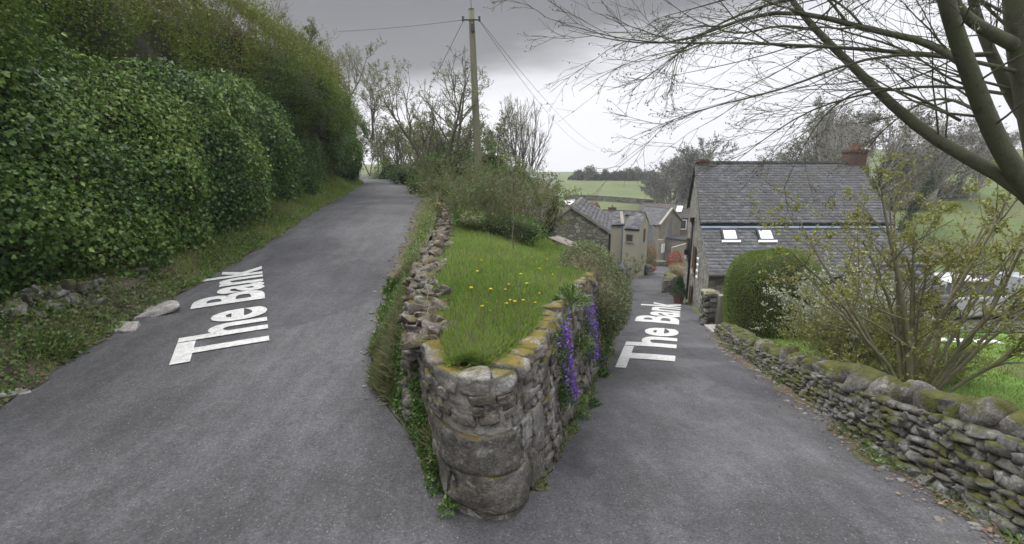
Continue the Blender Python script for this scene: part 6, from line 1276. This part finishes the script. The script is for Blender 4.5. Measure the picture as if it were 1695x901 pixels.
for (i, px, Y, sc, lab) in [(3, 1372, 48, .95, 'ivy-clad tall tree directly behind the right chimney'), (1, 1408, 46, 1.0, 'ivy-clad tree rising just right of the right chimney'), (3, 1430, 50, 1.0, 'tall ivy-clad tree at the upper corner of the big roof'), (1, 1478, 44, .85, 'leaning ivy-clad tree beyond the right verge of the big roof'),
                            (3, 1345, 52, .9, 'tall bare tree behind the ridge left of the right chimney'), (0, 1520, 58, .9, 'bare tree at the top of the green bank'), (3, 1548, 60, .85, 'thin bare tree at the middle of the bank top'), (0, 1585, 60, .85, 'bare tree on the bank top left of the thick mossy limb'), (2, 1500, 62, .7, 'bushy bare tree at the left end of the bank top')]:
    place(i, px, Y, sc, lab)
for j_, (px, sc) in enumerate([(1540, .5), (1560, .45), (1600, .5), (1640, .5), (1655, .55), (1672, .5), (1690, .6), (1720, .6)]):
    place(2, px, U(140, 160), sc * 1.25, 'small far tree on the right skyline beyond the upper field, %s from the left' % ORD[j_], 'far trees on the right skyline')
for o_ in protos:
    def rm(o):
        for c in list(o.children): rm(c)
        bpy.data.objects.remove(o)
    rm(o_)
# skyline bushes on the far field
k = 0
t0_ = None
for j_, (px, w_, h_) in enumerate([(955, 3.2, 3.4), (972, 4, 4.6), (986, 2.2, 2.0), (997, 1.9, 3.6), (1005, 1.4, 2.0), (1013, 2.2, 3.0), (1024, 2.4, 3.3), (1034, 3.5, 4.2), (1048, 4.0, 4.4), (1060, 2.2, 2.4), (1072, 2.4, 3.4), (943, 1.4, 1.0)]):
    Y = 178; x = (px - CX) / F * Y * 1.01; z = float(G(x, Y)); 
    leafy_bush('skyline_tree', ('small dark tree on the far field skyline, %s from the left' % ORD[j_ + 1]) if j_ < 11 else 'low dark bush at the left end of the far field skyline', 'tree', (x, Y, z + h_ * .4), (w_ * .6, w_ * .5, h_ * .62), 1800, 'far_tree', (.3, .6), .12, 2.6, int(px), .8, 'twig_brown', group='small trees along the far field skyline', inner=.6)

# scrub on the right-hand bank
for (px, py, Y, r_, lab) in [(1500, 372, 40, (2.4, 1.2, 1.0), 'dull brown-green bramble thicket just right of the big roof'), (1560, 385, 38, (2.6, 1.4, 1.0), 'low bramble thicket on the lower bank right of the big house'), (1480, 300, 56, (3.5, 1.5, 1.6), 'scrub under the leaning ivy-clad tree'), (1545, 298, 62, (4, 1.5, 1.3), 'scrub line along the middle of the bank top')]:
    x = (px - CX) / F * Y * 1.02; leafy_bush('bramble_thicket', lab, 'bramble', (x, Y, float(G(x, Y)) + r_[2] * .35), r_, 4500, 'shrub_grey', (.10, .22), .3, 2.4, px, .5, 'twig_brown', inner=.7)
# a little haze in the valley air
hz_ = bpy.data.materials.new('haze'); hz_.use_nodes = True; nt = hz_.node_tree; nt.nodes.clear(); o_ = nt.nodes.new('ShaderNodeOutputMaterial'); pv = nt.nodes.new('ShaderNodeVolumePrincipled')
pv.inputs['Color'].default_value = (.9, .93, 1, 1); pv.inputs['Density'].default_value = .0006; nt.links.new(pv.outputs[0], o_.inputs['Volume'])
ob = MB().box((150, 290, 8), (700, 345, 26)).build('haze', hz_); ob['kind'] = 'stuff'

def lawn_twig(a, b, r, lab, sag=0.):
    P = np.linspace(0, 1, 12)[:, None] * (np.array(b) - a) + a; P = P + rng.normal(size=P.shape) * .012; tag(MB().tube(P, np.linspace(r, r * .5, 12), 5).build('dead_stalk', M['drytwig'], loc=P[0]), lab, 'twig')
z_ = lambda x, y, d: np.array([x, y, float(lawn_z(x, y)) + d])
lawn_twig(z_(-.78, 4.35, .04), z_(-.86, 4.75, .42), .005, 'pale leaning dead stalk at the left edge of the lawn nearest the nose')
lawn_twig(z_(-.92, 5.0, .25), z_(-.98, 5.5, .62), .004, 'pale upright dead stalk on the dry stone wall further up the lawn')
lawn_twig(z_(-.25, 5.6, .06), z_(.45, 6.3, .10), .004, 'thin dry stalk lying across the middle of the lawn')
